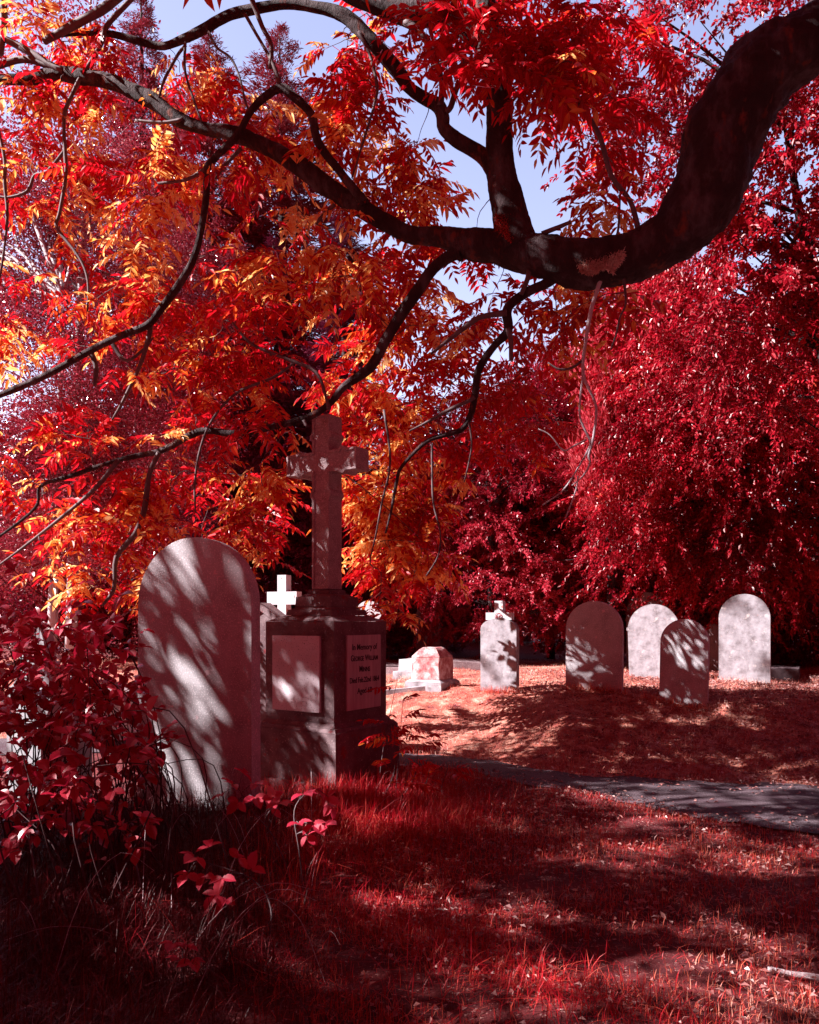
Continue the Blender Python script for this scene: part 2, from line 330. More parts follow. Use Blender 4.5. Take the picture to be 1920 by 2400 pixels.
M['faded'] = solidmat('faded red mark', [(0, (.25, .05, .06)), (1, (.4, .12, .13))], 30, 3, .8, .1, 60)
bm_obj(bm, 'roundel', M['faded'], xo, 0)
def text(body, size, loc, rot, mat, parent, name='lettering', caps=False, sx=1.):
    c = bpy.data.curves.new(name, 'FONT'); c.body = body; c.size = size; c.align_x = 'CENTER'; c.align_y = 'CENTER'; c.extrude = .0012; c.offset = .0006
    if caps:
        c.small_caps_scale = .78
        for q in c.body_format: q.use_small_caps = True
    o = bpy.data.objects.new('tmp', c); COL.objects.link(o); bpy.context.view_layer.update()
    me = bpy.data.meshes.new_from_object(o.evaluated_get(bpy.context.evaluated_depsgraph_get())); bpy.data.objects.remove(o)
    ob = link(name, me, None, parent); me.materials.clear(); me.materials.append(mat); ob.location = loc; ob.rotation_euler = rot; ob.scale = (sx, 1, 1); return ob
text('IHS', .062, (0, .008, H+.035), (R(90), 0, 0), M['faded'], xo, 'monogram', sx=.8)

headstone('headstone', 'broad rounded headstone striped with leaf shadow, leftmost of the right-hand group', 1325, 1457, 1637, 1409, 9.6, 27, M['stone'], .085, lean=(1.5, .6))
headstone('headstone', 'shouldered pale headstone standing behind the smaller front one', 1471, 1592, 1590, 1416, 12.2, 27, M['palestone'], .09, taper=.07, shoulder=.02, rim=True)
headstone('headstone', 'low rounded headstone nearest the path with half its face in shade', 1544, 1657, 1650, 1451, 9.0, 29, M['stone'], .085, lean=(-1.2, .9))
headstone('headstone', 'tall pale stained headstone furthest right on the mound', 1684, 1805, 1605, 1392, 11., 29, M['palestone'], .08)
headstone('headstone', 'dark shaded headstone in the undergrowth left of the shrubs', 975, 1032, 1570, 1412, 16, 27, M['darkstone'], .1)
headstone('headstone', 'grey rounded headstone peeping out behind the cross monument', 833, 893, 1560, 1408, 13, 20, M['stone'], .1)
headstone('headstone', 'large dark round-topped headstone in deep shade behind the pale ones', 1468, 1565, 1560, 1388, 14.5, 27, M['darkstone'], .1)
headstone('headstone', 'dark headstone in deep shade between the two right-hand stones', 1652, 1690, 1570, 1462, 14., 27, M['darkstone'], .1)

# scrolled white headstone among the brambles
def scroll_stone(label, pl, pr, pyt, d, deg, scale):
    th = R(deg); xc, h = fit(pl, pr, d, th); zt = CH+(HZ-pyt)/F*d; zb = float(ground(xc, d)); Ht = zt-zb
    e = empty('scrolled_headstone', (xc, d, zb), -th)
    pr_ = [(h, -.1), (h, Ht*.62), (h*.96, Ht*.66)]
    pr_ += [(h*.96-h*.46*math.sin(t)*1.0, Ht*.66+Ht*.16*(1-math.cos(t))) for t in np.linspace(0, math.pi/2, 7)[1:]]
    pr_ += [(h*.5*math.cos(t), Ht*.82+Ht*.18*math.sin(t)) for t in np.linspace(0, math.pi, 13)]
    pr_ += [(-x, z) for x, z in pr_[:9][::-1]]
    q = []
    for a_ in pr_:
        if not q or abs(a_[0]-q[-1][0])+abs(a_[1]-q[-1][1]) > 1e-4: q.append(a_)
    bm = bmesh.new(); f = prism(bm, q, 0, .12); bmesh.ops.inset_region(bm, faces=[f], thickness=.025, depth=-.01)
    bm_obj(bm, 'slab', M['whitestone'], e, .006); tag(e, label, 'headstone'); return e
scroll_stone('white scroll-topped headstone half hidden by brambles at the left edge', 15, 135, 1458, 5.6, 14, 1)
scroll_stone('small pale scroll-topped headstone behind brambles, beside the white one', 95, 185, 1558, 5.2, 20, 1)

# chest tomb at left
xc, yc = P(215, 1450, 9.5)[:2]; e = empty('chest_tomb', (xc, yc, float(ground(xc, yc))-.02), -R(12))
bm = bmesh.new(); frustum(bm, -.05, .42, .50, .42, sy0=.8, sy1=.8); bm_obj(bm, 'chest', M['stone'], e)
bm = bmesh.new(); frustum(bm, .502, .5, .60, .5, sy0=.9, sy1=.9); bm_obj(bm, 'lid', M['darkstone'], e, .015)
tag(e, 'low chest tomb with a dark slab lid behind the brambles', 'tomb')

# gabled headstone between the big headstone and the monument
th = R(24); xc, h = fit(560, 662, 8.3, th); e = empty('gabled_headstone', (xc, 8.3, float(ground(xc, 8.3))-.02), -th); zb = e.location.z
zr = CH+(HZ-1466)/F*8.3-zb; za = CH+(HZ-1424)/F*8.3-zb
bm = bmesh.new(); prism(bm, [(h, -.1), (h, zr-.02), (0, za-.03), (-h, zr-.02), (-h, -.1)], 0, .16); bm_obj(bm, 'slab', M['darkstone'], e)
bm = bmesh.new(); prism(bm, [(h+.03, zr-.03), (h+.03, zr+.035), (0, za+.05), (-h-.03, zr+.035), (-h-.03, zr-.03), (0, za-.0295)], -.02, .18); bm_obj(bm, 'coping', M['darkstone'], e, .005)
tag(e, 'gable-topped headstone squeezed between the tall headstone and the monument', 'headstone')

# white cross behind
th = R(24); d = 11.; xc, hw = fit(626, 706, d, th); xc = P(665, 0, d)[0]; zb = float(ground(xc, d)); zt = CH+(HZ-1348)/F*d-zb
za1 = CH+(HZ-1387)/F*d-zb; za0 = CH+(HZ-1417)/F*d-zb; w = .068; hw = .235
e = empty('white_cross', (xc, d, zb), -th)
bm = bmesh.new(); prism(bm, [(w, .30), (w, za0), (hw, za0), (hw, za1), (w, za1), (w, zt), (-w, zt), (-w, za1), (-hw, za1), (-hw, za0), (-w, za0), (-w, .30)], -.05, .08); bm_obj(bm, 'cross', M['whitestone'], e, .006)
bm = bmesh.new(); frustum(bm, -.1, .30, .17, .28); frustum(bm, .172, .20, .30, .19); bm_obj(bm, 'plinth', M['whitestone'], e, .008)
tag(e, 'white marble cross spotted with rusty lichen behind the tall headstone', 'cross')

# block monument with chamfered top
th = R(30); d = 10.6; xc = P(1014, 0, d)[0]; zb = float(ground(xc, d)); e = empty('block_monument', (xc, d, zb-.01), -th)
hs = .205
bm = bmesh.new(); frustum(bm, .11, hs, .40, hs*.97); bmesh.ops.subdivide_edges(bm, edges=bm.edges[:], cuts=5, use_grid_fill=True); bm_obj(bm, 'block', M['redstone'], e, .008, jitter=.012)
bm = bmesh.new(); frustum(bm, .403, hs*.99, .50, hs*.62); frustum(bm, .5015, hs*.6, .525, hs*.45); bmesh.ops.subdivide_edges(bm, edges=bm.edges[:], cuts=4, use_grid_fill=True); bm_obj(bm, 'cap', M['redstone'], e, .004, jitter=.012)
bm = bmesh.new(); frustum(bm, -.1, hs+.06, .08, hs+.06); frustum(bm, .083, hs+.05, .108, hs+.015); bm_obj(bm, 'base', M['palestone'], e, .012)
tag(e, 'squat square stone block with chamfered top and orange lichen', 'gravestone')
def slab(name, label, px, py, d, sx, sy, sz, deg, mat, z=0, tilt=(0, 0)):
    p = P(px, py, d); zb = float(ground(p[0], d))+z; bm = bmesh.new(); frustum(bm, -.05, sx, sz, sx*.96, sy0=sy, sy1=sy*.94)
    o = bm_obj(bm, name, mat, None, .01, jitter=.006); o.location = (p[0], d, zb); o.rotation_euler = (R(tilt[0]), R(tilt[1]), -R(deg)); tag(o, label, 'grave slab'); return o
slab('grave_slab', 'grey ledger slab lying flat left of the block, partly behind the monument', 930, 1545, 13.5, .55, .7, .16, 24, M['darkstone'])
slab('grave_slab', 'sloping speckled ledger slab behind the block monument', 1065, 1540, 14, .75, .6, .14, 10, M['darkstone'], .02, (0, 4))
slab('kerb_stone', 'short white kerb stones in front of the block monument', 935, 1625, 10.4, .42, .05, .06, 0, M['palestone'], 0, (0, -6))
slab('footing_stone', 'white broken footing stones leaning against the block', 965, 1570, 12.1, .20, .26, .13, 24, M['palestone'])
slab('footing_stone', 'smaller grey footing stone stacked behind the white one', 968, 1550, 12.7, .15, .2, .22, 30, M['stone'])
slab('box_tomb', 'low dark box tomb in shadow at the right edge of the mound', 1838, 1590, 12.4, .22, .5, .20, 27, M['shadow_stone'])

# cross monument
c_, s_ = math.cos(R(TH)), math.sin(R(TH)); hs = .3625
corner = np.array([(783-CX)/F*6.4, 6.4]); cc = corner-hs*np.array([c_, -s_])-hs*np.array([-s_, -c_])
mon = empty('cross_monument', (cc[0], cc[1], 0), -R(TH)); tag(mon, 'tall stone cross on an inscribed square pedestal beside the big headstone', 'monument')
bm = bmesh.new(); frustum(bm, -.1, hs+.115, .10, hs+.11); bm_obj(bm, 'footing', M['darkstone'], mon, .015, jitter=.006)
bm = bmesh.new(); frustum(bm, .103, hs+.085, .50, hs+.075); bm_obj(bm, 'plinth', M['darkstone'], mon, .012, jitter=.003)
bm = bmesh.new(); frustum(bm, .502, hs+.07, .53, hs+.045); frustum(bm, .532, hs+.03, .565, hs+.006); bm_obj(bm, 'moulding', M['darkstone'], mon, .006, jitter=.003)
bm = bmesh.new(); frustum(bm, .567, hs, 1.376, hs); bm_obj(bm, 'die', M['darkstone'], mon, .008)
bm = bmesh.new(); frustum(bm, 1.378, hs-.004, 1.425, .25); bm_obj(bm, 'cap', M['darkstone'], mon, .004)
bm = bmesh.new(); frustum(bm, 1.427, .245, 1.475, .235); frustum(bm, 1.477, .21, 1.50, .185); frustum(bm, 1.502, .19, 1.585, .185); frustum(bm, 1.587, .165, 1.61, .125); frustum(bm, 1.612, .118, 1.645, .11)
bm_obj(bm, 'stepped_base', M['darkstone'], mon, .008, jitter=.003)
def panel_bm(x0, x1, z0, z1, y0, y1):
    bm = bmesh.new(); prism(bm, [(x0, z0), (x1, z0), (x1, z1), (x0, z1)], y0, y1); return bm
pl_ = bm_obj(panel_bm(-.265, .235, .65, 1.262, -hs-.026, -hs-.001), 'blank_panel', M['panel'], mon, .004)
pl_['label'] = 'pale speckled marble panel without writing'
bm = bmesh.new(); prism(bm, [(-.215, .655), (.255, .655), (.255, 1.265), (-.215, 1.265)], -hs-.020, -hs-.001)
bmesh.ops.rotate(bm, verts=bm.verts, cent=(0, 0, 0), matrix=Matrix.Rotation(R(90), 3, 'Z'))
pr2 = bm_obj(bm, 'inscribed_panel', M['panel2'], mon, .004); pr2['label'] = 'marble panel with black lettering'
for b_, z, sz, cp, sx in (('In Memory of', 1.165, .068, False, .92), ('George William', 1.075, .070, True, .80), ('Minns', .985, .070, True, .85), ('Died Feb.22nd 1864', .895, .063, False, .80), ('Aged 68', .805, .066, False, .92)):
    text(b_, sz, (hs+.0215, .02, z), (R(90), 0, R(90)), M['letter'], pr2, 'lettering', cp, sx)
# the cross itself, outline with cusps
w, hl = .09, .375; zA0, zA1, zT, zB = 2.63, 2.81, 3.115, 1.65
def cusp(a, b, out):
    a, b, out = map(np.array, (a, b, out)); m_ = (a+b)/2; dr = nrm(b-a)
    return [tuple(m_-dr*.035), tuple(m_-dr*.012+out*.022), tuple(m_+dr*.012+out*.022), tuple(m_+dr*.035)]
o_ = [(w, zB), (w, zA0-.32)]+[(w+.022, zA0-.195), (w+.022, zA0-.17), (w, zA0-.14)]
o_[1] = (w, zA0-.225)
o_ += [(w, zA0)]+[(w+.10, zA0), (w+.125, zA0-.022), (w+.15, zA0-.022), (w+.175, zA0)]+[(hl, zA0), (hl, zA1)]+[(w+.175, zA1), (w+.15, zA1+.022), (w+.125, zA1+.022), (w+.10, zA1)]+[(w, zA1)]
o_ += [(w, zA1+.09), (w+.022, zA1+.115), (w+.022, zA1+.14), (w, zA1+.165), (w, zT)]
out = o_+[(-x, z) for x, z in o_[::-1]]
bm = bmesh.new(); f = prism(bm, out, -.09, .09)
bmesh.ops.recalc_face_normals(bm, faces=bm.faces)
bmesh.ops.inset_region(bm, faces=[f], thickness=.024, depth=0); bmesh.ops.inset_region(bm, faces=[f], thickness=.007, depth=-.014)
bm_obj(bm, 'cross', M['crossstone'], mon, 0)

# ------------------------------------------------------------------ the great arching tree
D = lambda px: 5.5+.0013*max(0, 1900-px)*.75 if px > 900 else 6.47+(900-px)*.0011
nodes = []; tree = empty('arching_tree', (3.75, 5.2, 0)); LN = ['trunk']; SUNPALE = False
def childw(o, par): o.parent = par; o.matrix_parent_inverse = Matrix.Translation(-par.location)
def limb(pts, k=4, sides=10, rough=.16, g=None, d=None, dd=0):
    q = []; r = []
    for i, p in enumerate(pts):
        dep = (p[3] if len(p) > 3 else D(p[0])+dd) if d is None else d
        q.append(P(p[0], p[1], dep)); r.append(p[2]/F*dep)
    gg = Geo(); pp, rr = tube(gg, q, r, sides, k, rough); nm = LN.pop() if LN else ('limb' if g is not None else 'branch')
    childw(gg.build(nm, M['bark'] if g is not None else M['palebark'] if SUNPALE else M['twig'], None, True), tree)
    for a_, b_ in zip(pp, rr): nodes.append((a_, b_))
main = Geo()
limb([(2320, 1250, 170, 5.2), (2330, 600, 160, 5.2), (2220, 150, 125, 5.2), (2060, 30, 92, 5.3), (1960, 60, 78), (1880, 112, 76), (1800, 160, 84), (1742, 235, 84), (1692, 325, 84), (1666, 425, 84), (1610, 515, 76), (1545, 572, 62), (1478, 606, 56), (1368, 623, 51), (1275, 603, 48), (1172, 580, 40), (1095, 572, 33), (1035, 556, 24), (960, 548, 20), (901, 519, 20), (835, 481, 23), (768, 440, 22), (712, 397, 21), (657, 362, 19), (601, 334, 18), (534, 310, 17), (473, 300, 15), (417, 278, 17), (362, 239, 18), (306, 211, 17), (250, 189, 17), (195, 181, 18), (139, 172, 17), (67, 184, 13), (0, 186, 11), (-120, 190, 9)], 14, 56, .17, main)
limb([(1215, 590, 50), (1200, 530, 44), (1191, 480, 39), (1176, 417, 34), (1170, 348, 31), (1171, 278, 29), (1166, 195, 30), (1150, 111, 31), (1135, 20, 30), (1120, -120, 26), (1090, -300, 18)], 10, 28, .12, main)
limb([(1165, 400, 24), (1127, 361, 17), (1071, 328, 16), (1041, 300, 15), (1038, 272, 15), (1028, 247, 16), (996, 231, 14), (960, 206, 14), (936, 172, 16), (897, 125, 16), (855, 78, 16), (808, 36, 15), (744, 17, 12), (675, 8, 12), (619, 17, 11), (550, 31, 11), (508, 50, 11), (480, 67, 11), (417, 97, 10), (375, 108, 9), (320, 95, 8), (250, 78, 7), (172, 81, 4), (100, 90, 2)], 5, 12, .14, main)
limb([(1150, 100, 30), (1060, 40, 28), (950, 25, 30), (850, -15, 30), (740, -60, 24), (600, -90, 20)], 4, 14, .14, main)
limb([(1080, 590, 22), (1060, 597, 15), (1016, 629, 14), (977, 684, 14), (946, 728, 13), (902, 800, 12), (868, 861, 11), (807, 906, 9), (774, 945, 8), (723, 978, 8), (640, 1000, 8), (556, 1017, 8), (484, 1009, 8), (440, 1023, 8), (378, 1056, 7), (278, 1078, 5), (167, 1115, 5), (95, 1140, 4), (83, 1190, 3.5), (0, 1256, 3), (-60, 1290, 2)], 5, 10, .14, main)
limb([(1300, 640, 22), (1286, 661, 13), (1243, 681, 11), (1201, 710, 10), (1188, 733, 11), (1191, 775, 11), (1162, 807, 9), (1140, 836, 9), (1120, 872, 9), (1114, 921, 9), (1104, 970, 7), (1084, 1005, 6), (1049, 1018, 5), (1000, 1035, 5), (943, 1092, 4), (930, 1128, 4), (918, 1192, 3), (904, 1250, 2)], 5, 10, .16, main)
limb([(855, 475, 12), (796, 401, 10), (746, 334, 10), (729, 267, 9), (684, 223, 10), (657, 206, 10), (612, 234, 9), (584, 267, 8), (556, 317, 8), (501, 373, 8), (484, 401, 9), (484, 456, 8), (473, 529, 8), (456, 601, 8), (423, 662, 9), (378, 723, 9), (345, 762, 9), (278, 789, 8), (211, 822, 8), (111, 878, 8), (0, 926, 7), (-80, 950, 5)], 5, 10, .14, main, dd=-.15)
for l in ([(0, 85, 8), (67, 120, 9), (111, 148, 10), (150, 168, 8)], [(-20, 158, 9), (56, 139, 8), (130, 160, 7)],
          [(340, -60, 11), (250, 14, 11), (209, 39, 10), (153, 70, 10), (103, 97, 8)],
          [(345, -40, 7), (292, 14, 6), (250, 61, 6), (239, 97, 6), (217, 139, 6), (192, 176, 5), (178, 203, 5), (153, 259, 4.5), (150, 306, 4), (153, 361, 4.5), (154, 417, 4), (139, 501, 4), (134, 534, 4), (184, 601, 3), (206, 657, 3), (205, 730, 2)],
          [(153, 351, 4), (111, 402, 4), (81, 411, 4), (64, 448, 4), (20, 462, 3), (-20, 458, 3)], [(8, -20, 8), (8, 60, 8), (0, 130, 8)],
          [(-5, 300, 4), (11, 375, 4), (11, 431, 4), (17, 500, 4), (10, 580, 3), (0, 650, 2.5)],
          [(489, 75, 4), (508, 111, 3), (541, 136, 3), (561, 178, 2.5), (575, 236, 2.5), (584, 262, 2.5)],
          [(434, 100, 4), (434, 167, 3), (456, 239, 3), (473, 286, 3)], [(436, 105, 4), (417, 128, 4), (384, 189, 3.5), (373, 230, 3)],
          [(841, 75, 5), (866, 125, 4), (883, 195, 4), (880, 236, 3), (855, 320, 3), (825, 417, 2)],
          [(580, -30, 6), (602, 28, 6), (616, 64, 6), (636, 106, 6), (633, 160, 5)], [(575, 33, 4), (600, 78, 4), (616, 105, 4), (640, 150, 5), (657, 200, 7)],
          [(1032, 247, 8), (1036, 222, 7), (1032, 172, 7), (1010, 111, 8), (977, 70, 9), (950, 50, 9)], [(1045, 262, 7), (1057, 250, 7), (1071, 206, 7), (1093, 178, 6), (1110, 140, 5)],
          [(278, 1078, 6), (223, 1145, 5), (139, 1217, 4), (45, 1290, 3), (-10, 1330, 2)], [(373, 1060, 6), (350, 1112, 6), (339, 1190, 7), (317, 1251, 6), (273, 1306, 6), (267, 1379, 5), (240, 1420, 3)],
          [(545, 756, 3), (590, 806, 3.5), (668, 839, 4), (740, 872, 4), (765, 934, 4), (771, 960, 5)], [(690, 850, 3), (640, 885, 3.5), (556, 920, 3), (500, 980, 3), (470, 1050, 3), (457, 1130, 3), (458, 1200, 2)],
          [(350, 760, 8), (350, 783, 6), (328, 856, 5), (289, 939, 4), (262, 985, 2)], [(211, 822, 7), (225, 860, 6), (222, 905, 4)], [(260, 800, 6), (295, 845, 4), (340, 815, 3), (360, 790, 2)],
          [(1188, 733, 8), (1130, 742, 6), (1097, 762, 6), (1055, 794, 5), (1010, 830, 3)], [(1191, 770, 7), (1198, 800, 6), (1198, 845, 5)], [(1240, 620, 7), (1238, 650, 6), (1222, 690, 5)],
          [(1112, 930, 6), (1104, 937, 5), (1055, 960, 5), (1000, 990, 3), (960, 1010, 2)], [(1013, 1040, 3), (1013, 1095, 2.5), (1016, 1178, 2.5), (1032, 1247, 2), (1027, 1303, 2), (999, 1350, 1.5)],
          [(1100, 990, 3), (1106, 1040, 2), (1098, 1090, 2), (1088, 1130, 1.5)], [(900, 960, 3), (915, 1080, 3), (895, 1180, 2.5), (880, 1260, 2)],
          [(1415, 640, 7), (1402, 674, 5), (1386, 726, 5), (1376, 781, 4.5), (1367, 846, 4), (1370, 888, 3.5), (1393, 937, 3), (1398, 970, 3), (1390, 1031, 3), (1380, 1067, 3), (1383, 1086, 2.5), (1367, 1115, 2), (1341, 1138, 1.5)],
          [(1367, 880, 3), (1360, 937, 2.5), (1360, 979, 2.5), (1376, 1018, 2.5), (1383, 1044, 2.5), (1357, 1093, 2.2), (1321, 1148, 2), (1272, 1184, 1.5)], [(1355, 1115, 2), (1350, 1150, 2), (1325, 1217, 1.5)],
          [(1365, 845, 3), (1340, 862, 3), (1310, 865, 2.5), (1285, 850, 2)], [(1376, 1030, 2), (1345, 1045, 2), (1320, 1055, 2), (1290, 1020, 1.5), (1262, 1005, 1.5)],
          [(1461, 640, 4), (1467, 710, 2.5), (1454, 742, 2.5), (1445, 781, 2.5), (1432, 820, 2)],
          [(1350, 215, 5), (1361, 245, 5), (1405, 317, 6), (1433, 412, 6), (1478, 473, 6), (1497, 540, 7)], [(1338, 520, 4), (1310, 532, 5), (1270, 548, 6)], [(1453, 456, 3), (1450, 534, 3), (1439, 570, 3)],
          [(720, 1000, 4), (712, 985, 4)], [(785, 480, 5), (760, 500, 5), (740, 525, 4)], [(495, 385, 5), (440, 420, 4), (370, 430, 3)], [(430, 280, 5), (380, 287, 4), (318, 282, 3)], [(566, 347, 5), (530, 385, 4), (505, 420, 3)]):
    SUNPALE = l[0][:2] in ((1415, 640), (1367, 880), (1355, 1115), (1376, 1030)); limb(l, 4, 7, .12, None, dd=-.05)  # hanging twigs coloured pale in place of the sunlight they miss
nodes = [(a_, b_) for a_, b_ in nodes if a_[1] > .5]
NP = [a_ for a_, _ in nodes]
# leaf tips: where the photograph carries this tree's foliage
TIPS = []   # px,py
TD = .42
def tips(cx, cy, rx, ry, n, d0, d1, red=.27):
    for _ in range(int(n*TD+.5)):
        t, r_ = rng.uniform(0, 2*math.pi), math.sqrt(rng.uniform())
        TIPS.append((cx+rx*r_*math.cos(t), cy+ry*r_*math.sin(t), rng.uniform(d0, d1), rng.uniform() < red))
SKYW = [(655, 105, 62, 75), (730, 60, 70, 25), (1285, 440, 85, 90), (1290, 300, 45, 55), (1098, 250, 35, 60), (1010, 270, 25, 30), (620, 150, 35, 50), (1100, 635, 60, 40), (1240, 470, 30, 70), (660, 1385, 75, 70), (570, 110, 30, 45), (715, 175, 40, 60), (470, 60, 40, 30)]
tips(120, 110, 180, 130, 55, 6.6, 7.8); tips(110, 340, 170, 160, 75, 6.8, 8.2); tips(180, 560, 220, 170, 45, 7, 8.4); tips(80, 780, 120, 130, 28, 6.9, 8)
tips(440, 210, 110, 130, 34, 6.8, 7.8); tips(480, 400, 130, 90, 42, 6.8, 8); tips(610, 260, 90, 90, 18, 6.8, 7.8); tips(640, 430, 110, 100, 26, 6.9, 8)
tips(320, 680, 160, 110, 46, 6.8, 8, .4); tips(380, 800, 160, 90, 30, 6.8, 8); tips(560, 760, 170, 110, 52, 6.6, 8.0, .93); tips(700, 640, 150, 90, 55, 6.7, 8)
tips(560, 920, 190, 90, 40, 6.7, 8, .93); tips(200, 1090, 220, 130, 50, 6.9, 8.4, .6); tips(420, 1120, 200, 110, 45, 6.8, 8.2, .6); tips(260, 1280, 230, 110, 85, 7.0, 8.2)
tips(615, 1220, 60, 110, 40, 8.0, 9.2, .5); tips(560, 1200, 110, 130, 45, 7.6, 9.0, .5); tips(650, 1080, 60, 90, 14, 7.4, 8.6)
tips(820, 160, 110, 130, 44, 6.6, 7.8, .45); tips(850, 330, 120, 130, 60, 6.7, 8); tips(940, 420, 110, 110, 34, 6.6, 7.8); tips(830, 560, 130, 110, 40, 6.8, 8)
tips(900, 700, 150, 120, 75, 7.4, 9.2, .38); tips(1020, 760, 130, 110, 40, 7, 9, .6); tips(880, 880, 140, 110, 105, 8.4, 9.5, .38); tips(930, 1080, 110, 150, 150, 8.5, 9.6, .38); tips(870, 1230, 90, 110, 80, 8.5, 9.6, .38)
tips(950, 1290, 90, 90, 55, 8.4, 9.4, .38); tips(900, 1420, 70, 26, 12, 7.2, 7.8); tips(660, 1385, 30, 30, 4, 7.6, 8)
tips(1080, 80, 150, 110, 60, 5.2, 6.6, .93); tips(1250, 90, 150, 120, 85, 5.4, 7, .93); tips(1240, 200, 130, 90, 45, 5.4, 6.6, .93); tips(1420, 150, 120, 150, 60, 5.6, 7.2, .93); tips(1260, 300, 40, 40, 5, 5.8, 6.4)
tips(1400, 350, 70, 110, 26, 6, 7, .93); tips(1400, 480, 60, 60, 16, 5.9, 6.8); tips(1380, 745, 110, 90, 34, 6.2, 7.4); tips(1180, 820, 170, 110, 60, 7, 9, .93); tips(1150, 980, 150, 110, 50, 7.5, 9, .93)
tips(1190, 690, 90, 60, 18, 6.6, 8, .93); tips(1060, 600, 90, 90, 20, 6.6, 7.8, .93); tips(1010, 510, 60, 110, 14, 6.8, 7.8, .93); tips(1330, 640, 60, 40, 6, 6.5, 7.2)
T_ = []
TR = []
for px, py, d, rd in TIPS:
    if any(((px-a_)/c)**2+((py-20-b_)/e_)**2 < 1.25 for a_, b_, c, e_ in SKYW): continue
    if px < 905 and d < 8.6 and not (px > 700 and py > 620): d = D(px)+rng.uniform(-.12, .75)
    T_.append(P(px, py, d)); TR.append(rd)
T_ = np.array(T_); NPA = np.array(NP); order = np.argsort([np.min(np.linalg.norm(NPA-t, axis=1)) for t in T_])
tw = Geo(); net = list(NPA); lb, ld, lr_ = [], [], []
netA = np.zeros((len(net)+len(T_)*4, 3)); netA[:len(net)] = NPA; nn_ = len(net)
for k in order:
    t = T_[k]; dist = np.linalg.norm((netA[:nn_]-t)*np.array([1, .8, 1]), axis=1); a_ = netA[np.argmin(dist)]; v = t-a_; ln = np.linalg.norm(v)
    if ln < .05: continue
    m1 = a_+v*.35+rng.normal(size=3)*ln*.09+np.array([0, 0, .10*ln]); m2 = a_+v*.72+rng.normal(size=3)*ln*.08+np.array([0, 0, .07*ln])
    r0 = .0035+.0035*min(ln, 1.5)
    tube(tw, [a_, m1, m2, t], [r0, r0*.8, r0*.6, .002], 5, 3, 0, False)
    for q in (m1, m2, t): netA[nn_] = q; nn_ += 1
    dirv = nrm(t-m2); nl = rng.integers(3, 6)
    for j in range(nl):
        s = rng.uniform(.6, 1) if j else 1; lr_.append(TR[k]); lb.append(m2+(t-m2)*s); ld.append(dirv*.4+rvec(1)[0]*np.array([1, .8, .35])+np.array([0, 0, -.05]))
lb, ld = np.array(lb), np.array(ld); # sunbeams through the foliage: places the photograph shows lit
BEAMS = [(575, 1850, 4.35, .2), (735, 1870, 4.1, .2), (740, 1945, 3.9, .2), (520, 2040, 3.45, .2), (515, 2110, 3.4, .2), (430, 2230, 3, .2), (275, 1945, 3.7, .2), (340, 1920, 3.8, .2), (25, 1890, 3.6, .2), (60, 1690, 4.5, .15), (250, 1600, 4.6, .15), (270, 1500, 4.6, .15), (120, 1540, 4.6, .15), (1405, 604, 5.75, .15), (1178, 455, 6.1, .1),
  (540, 1330, 5.5, .17), (520, 1400, 5.5, .15), (562, 1400, 5.45, .17), (480, 1290, 5.6, .14), (450, 1440, 5.6, .1), (570, 1700, 5.45, .16), (480, 1620, 5.5, .1), (440, 1560, 5.5, .08), (520, 1740, 5.5, .15), (800, 1070, 6.5, .1), (765, 1085, 6.6, .08), (752, 1000, 6.6, .1), (670, 1600, 6.6, .13), (750, 1640, 6.4, .12), (75, 1500, 5.6, .2), (70, 1600, 5.6, .2), (85, 1700, 5.6, .2),
  (1640, 1500, 9, .13), (1645, 1545, 9, .13), (1600, 1535, 9, .09), (1568, 1510, 9, .07), (1565, 1600, 9, .12), (1600, 1630, 9, .12), (1585, 1570, 9, .06), (1635, 1640, 9, .08),
  (1345, 1450, 9.6, .12), (1375, 1475, 9.6, .11), (1410, 1500, 9.6, .09), (1350, 1530, 9.6, .10), (1380, 1565, 9.6, .09), (1405, 1600, 9.6, .11), (1435, 1625, 9.6, .1), (1340, 1580, 9.6, .06), (1440, 1440, 9.6, .06), (1400, 1530, 9.6, .07), (1365, 1505, 9.6, .06), (1430, 1545, 9.6, .06), (1390, 1630, 9.6, .08), (1350, 1610, 9.6, .05),
  (1145, 1480, 10, .12), (1175, 1500, 10, .14), (1195, 1540, 10, .14), (1190, 1580, 10, .1), (1140, 1590, 10, .06), (1170, 1625, 10, .09), (1170, 1430, 10, .28), (1135, 1620, 10, .05), (1405, 602, 5.75, .22), (1375, 600, 5.75, .15), (1178, 455, 6.1, .17), (1170, 500, 6.1, .12)]
def beamed(A, beams):
    b = np.zeros(len(A), bool)
    for px, py, d, rr in beams:
        v_ = A-P(px, py, d); t_ = v_@SD; b |= (np.linalg.norm(v_-t_[:, None]*SD, axis=1) < rr) & (t_ > .25)
    return b
lbm = lb+ld/np.linalg.norm(ld, axis=1, keepdims=True)*.13
bk = ~(beamed(lb, BEAMS[29:]) | beamed(lbm, BEAMS[29:])); print('beam cut', (~bk).sum()); 
for A_ in (lb, lbm):
    q_ = proj(A_); bk &= ~((q_[:, 0] > 640) & (q_[:, 0] < 905) & (q_[:, 1] > 950) & (q_[:, 1] < 1720) & (A_[:, 1] < 7.3)); bk &= ~((q_[:, 0] > 606) & (q_[:, 0] < 724) & (q_[:, 1] > 1325) & (q_[:, 1] < 1470))
for A_ in (lb, lbm):
    q_ = proj(A_); bk &= ~((q_[:, 0] > 1112) & (q_[:, 0] < 1222) & (q_[:, 1] > 165) & (q_[:, 1] < 480) & (A_[:, 1] < 6.6))
lb, ld, lr_ = lb[bk], ld[bk], np.array(lr_)[bk]
lr_ = np.array(lr_); crown = [Geo(), Geo()]
LL = rng.uniform(.20, .37, len(lb))*np.clip(lb[:, 1]/7.3, 1, 1.3)
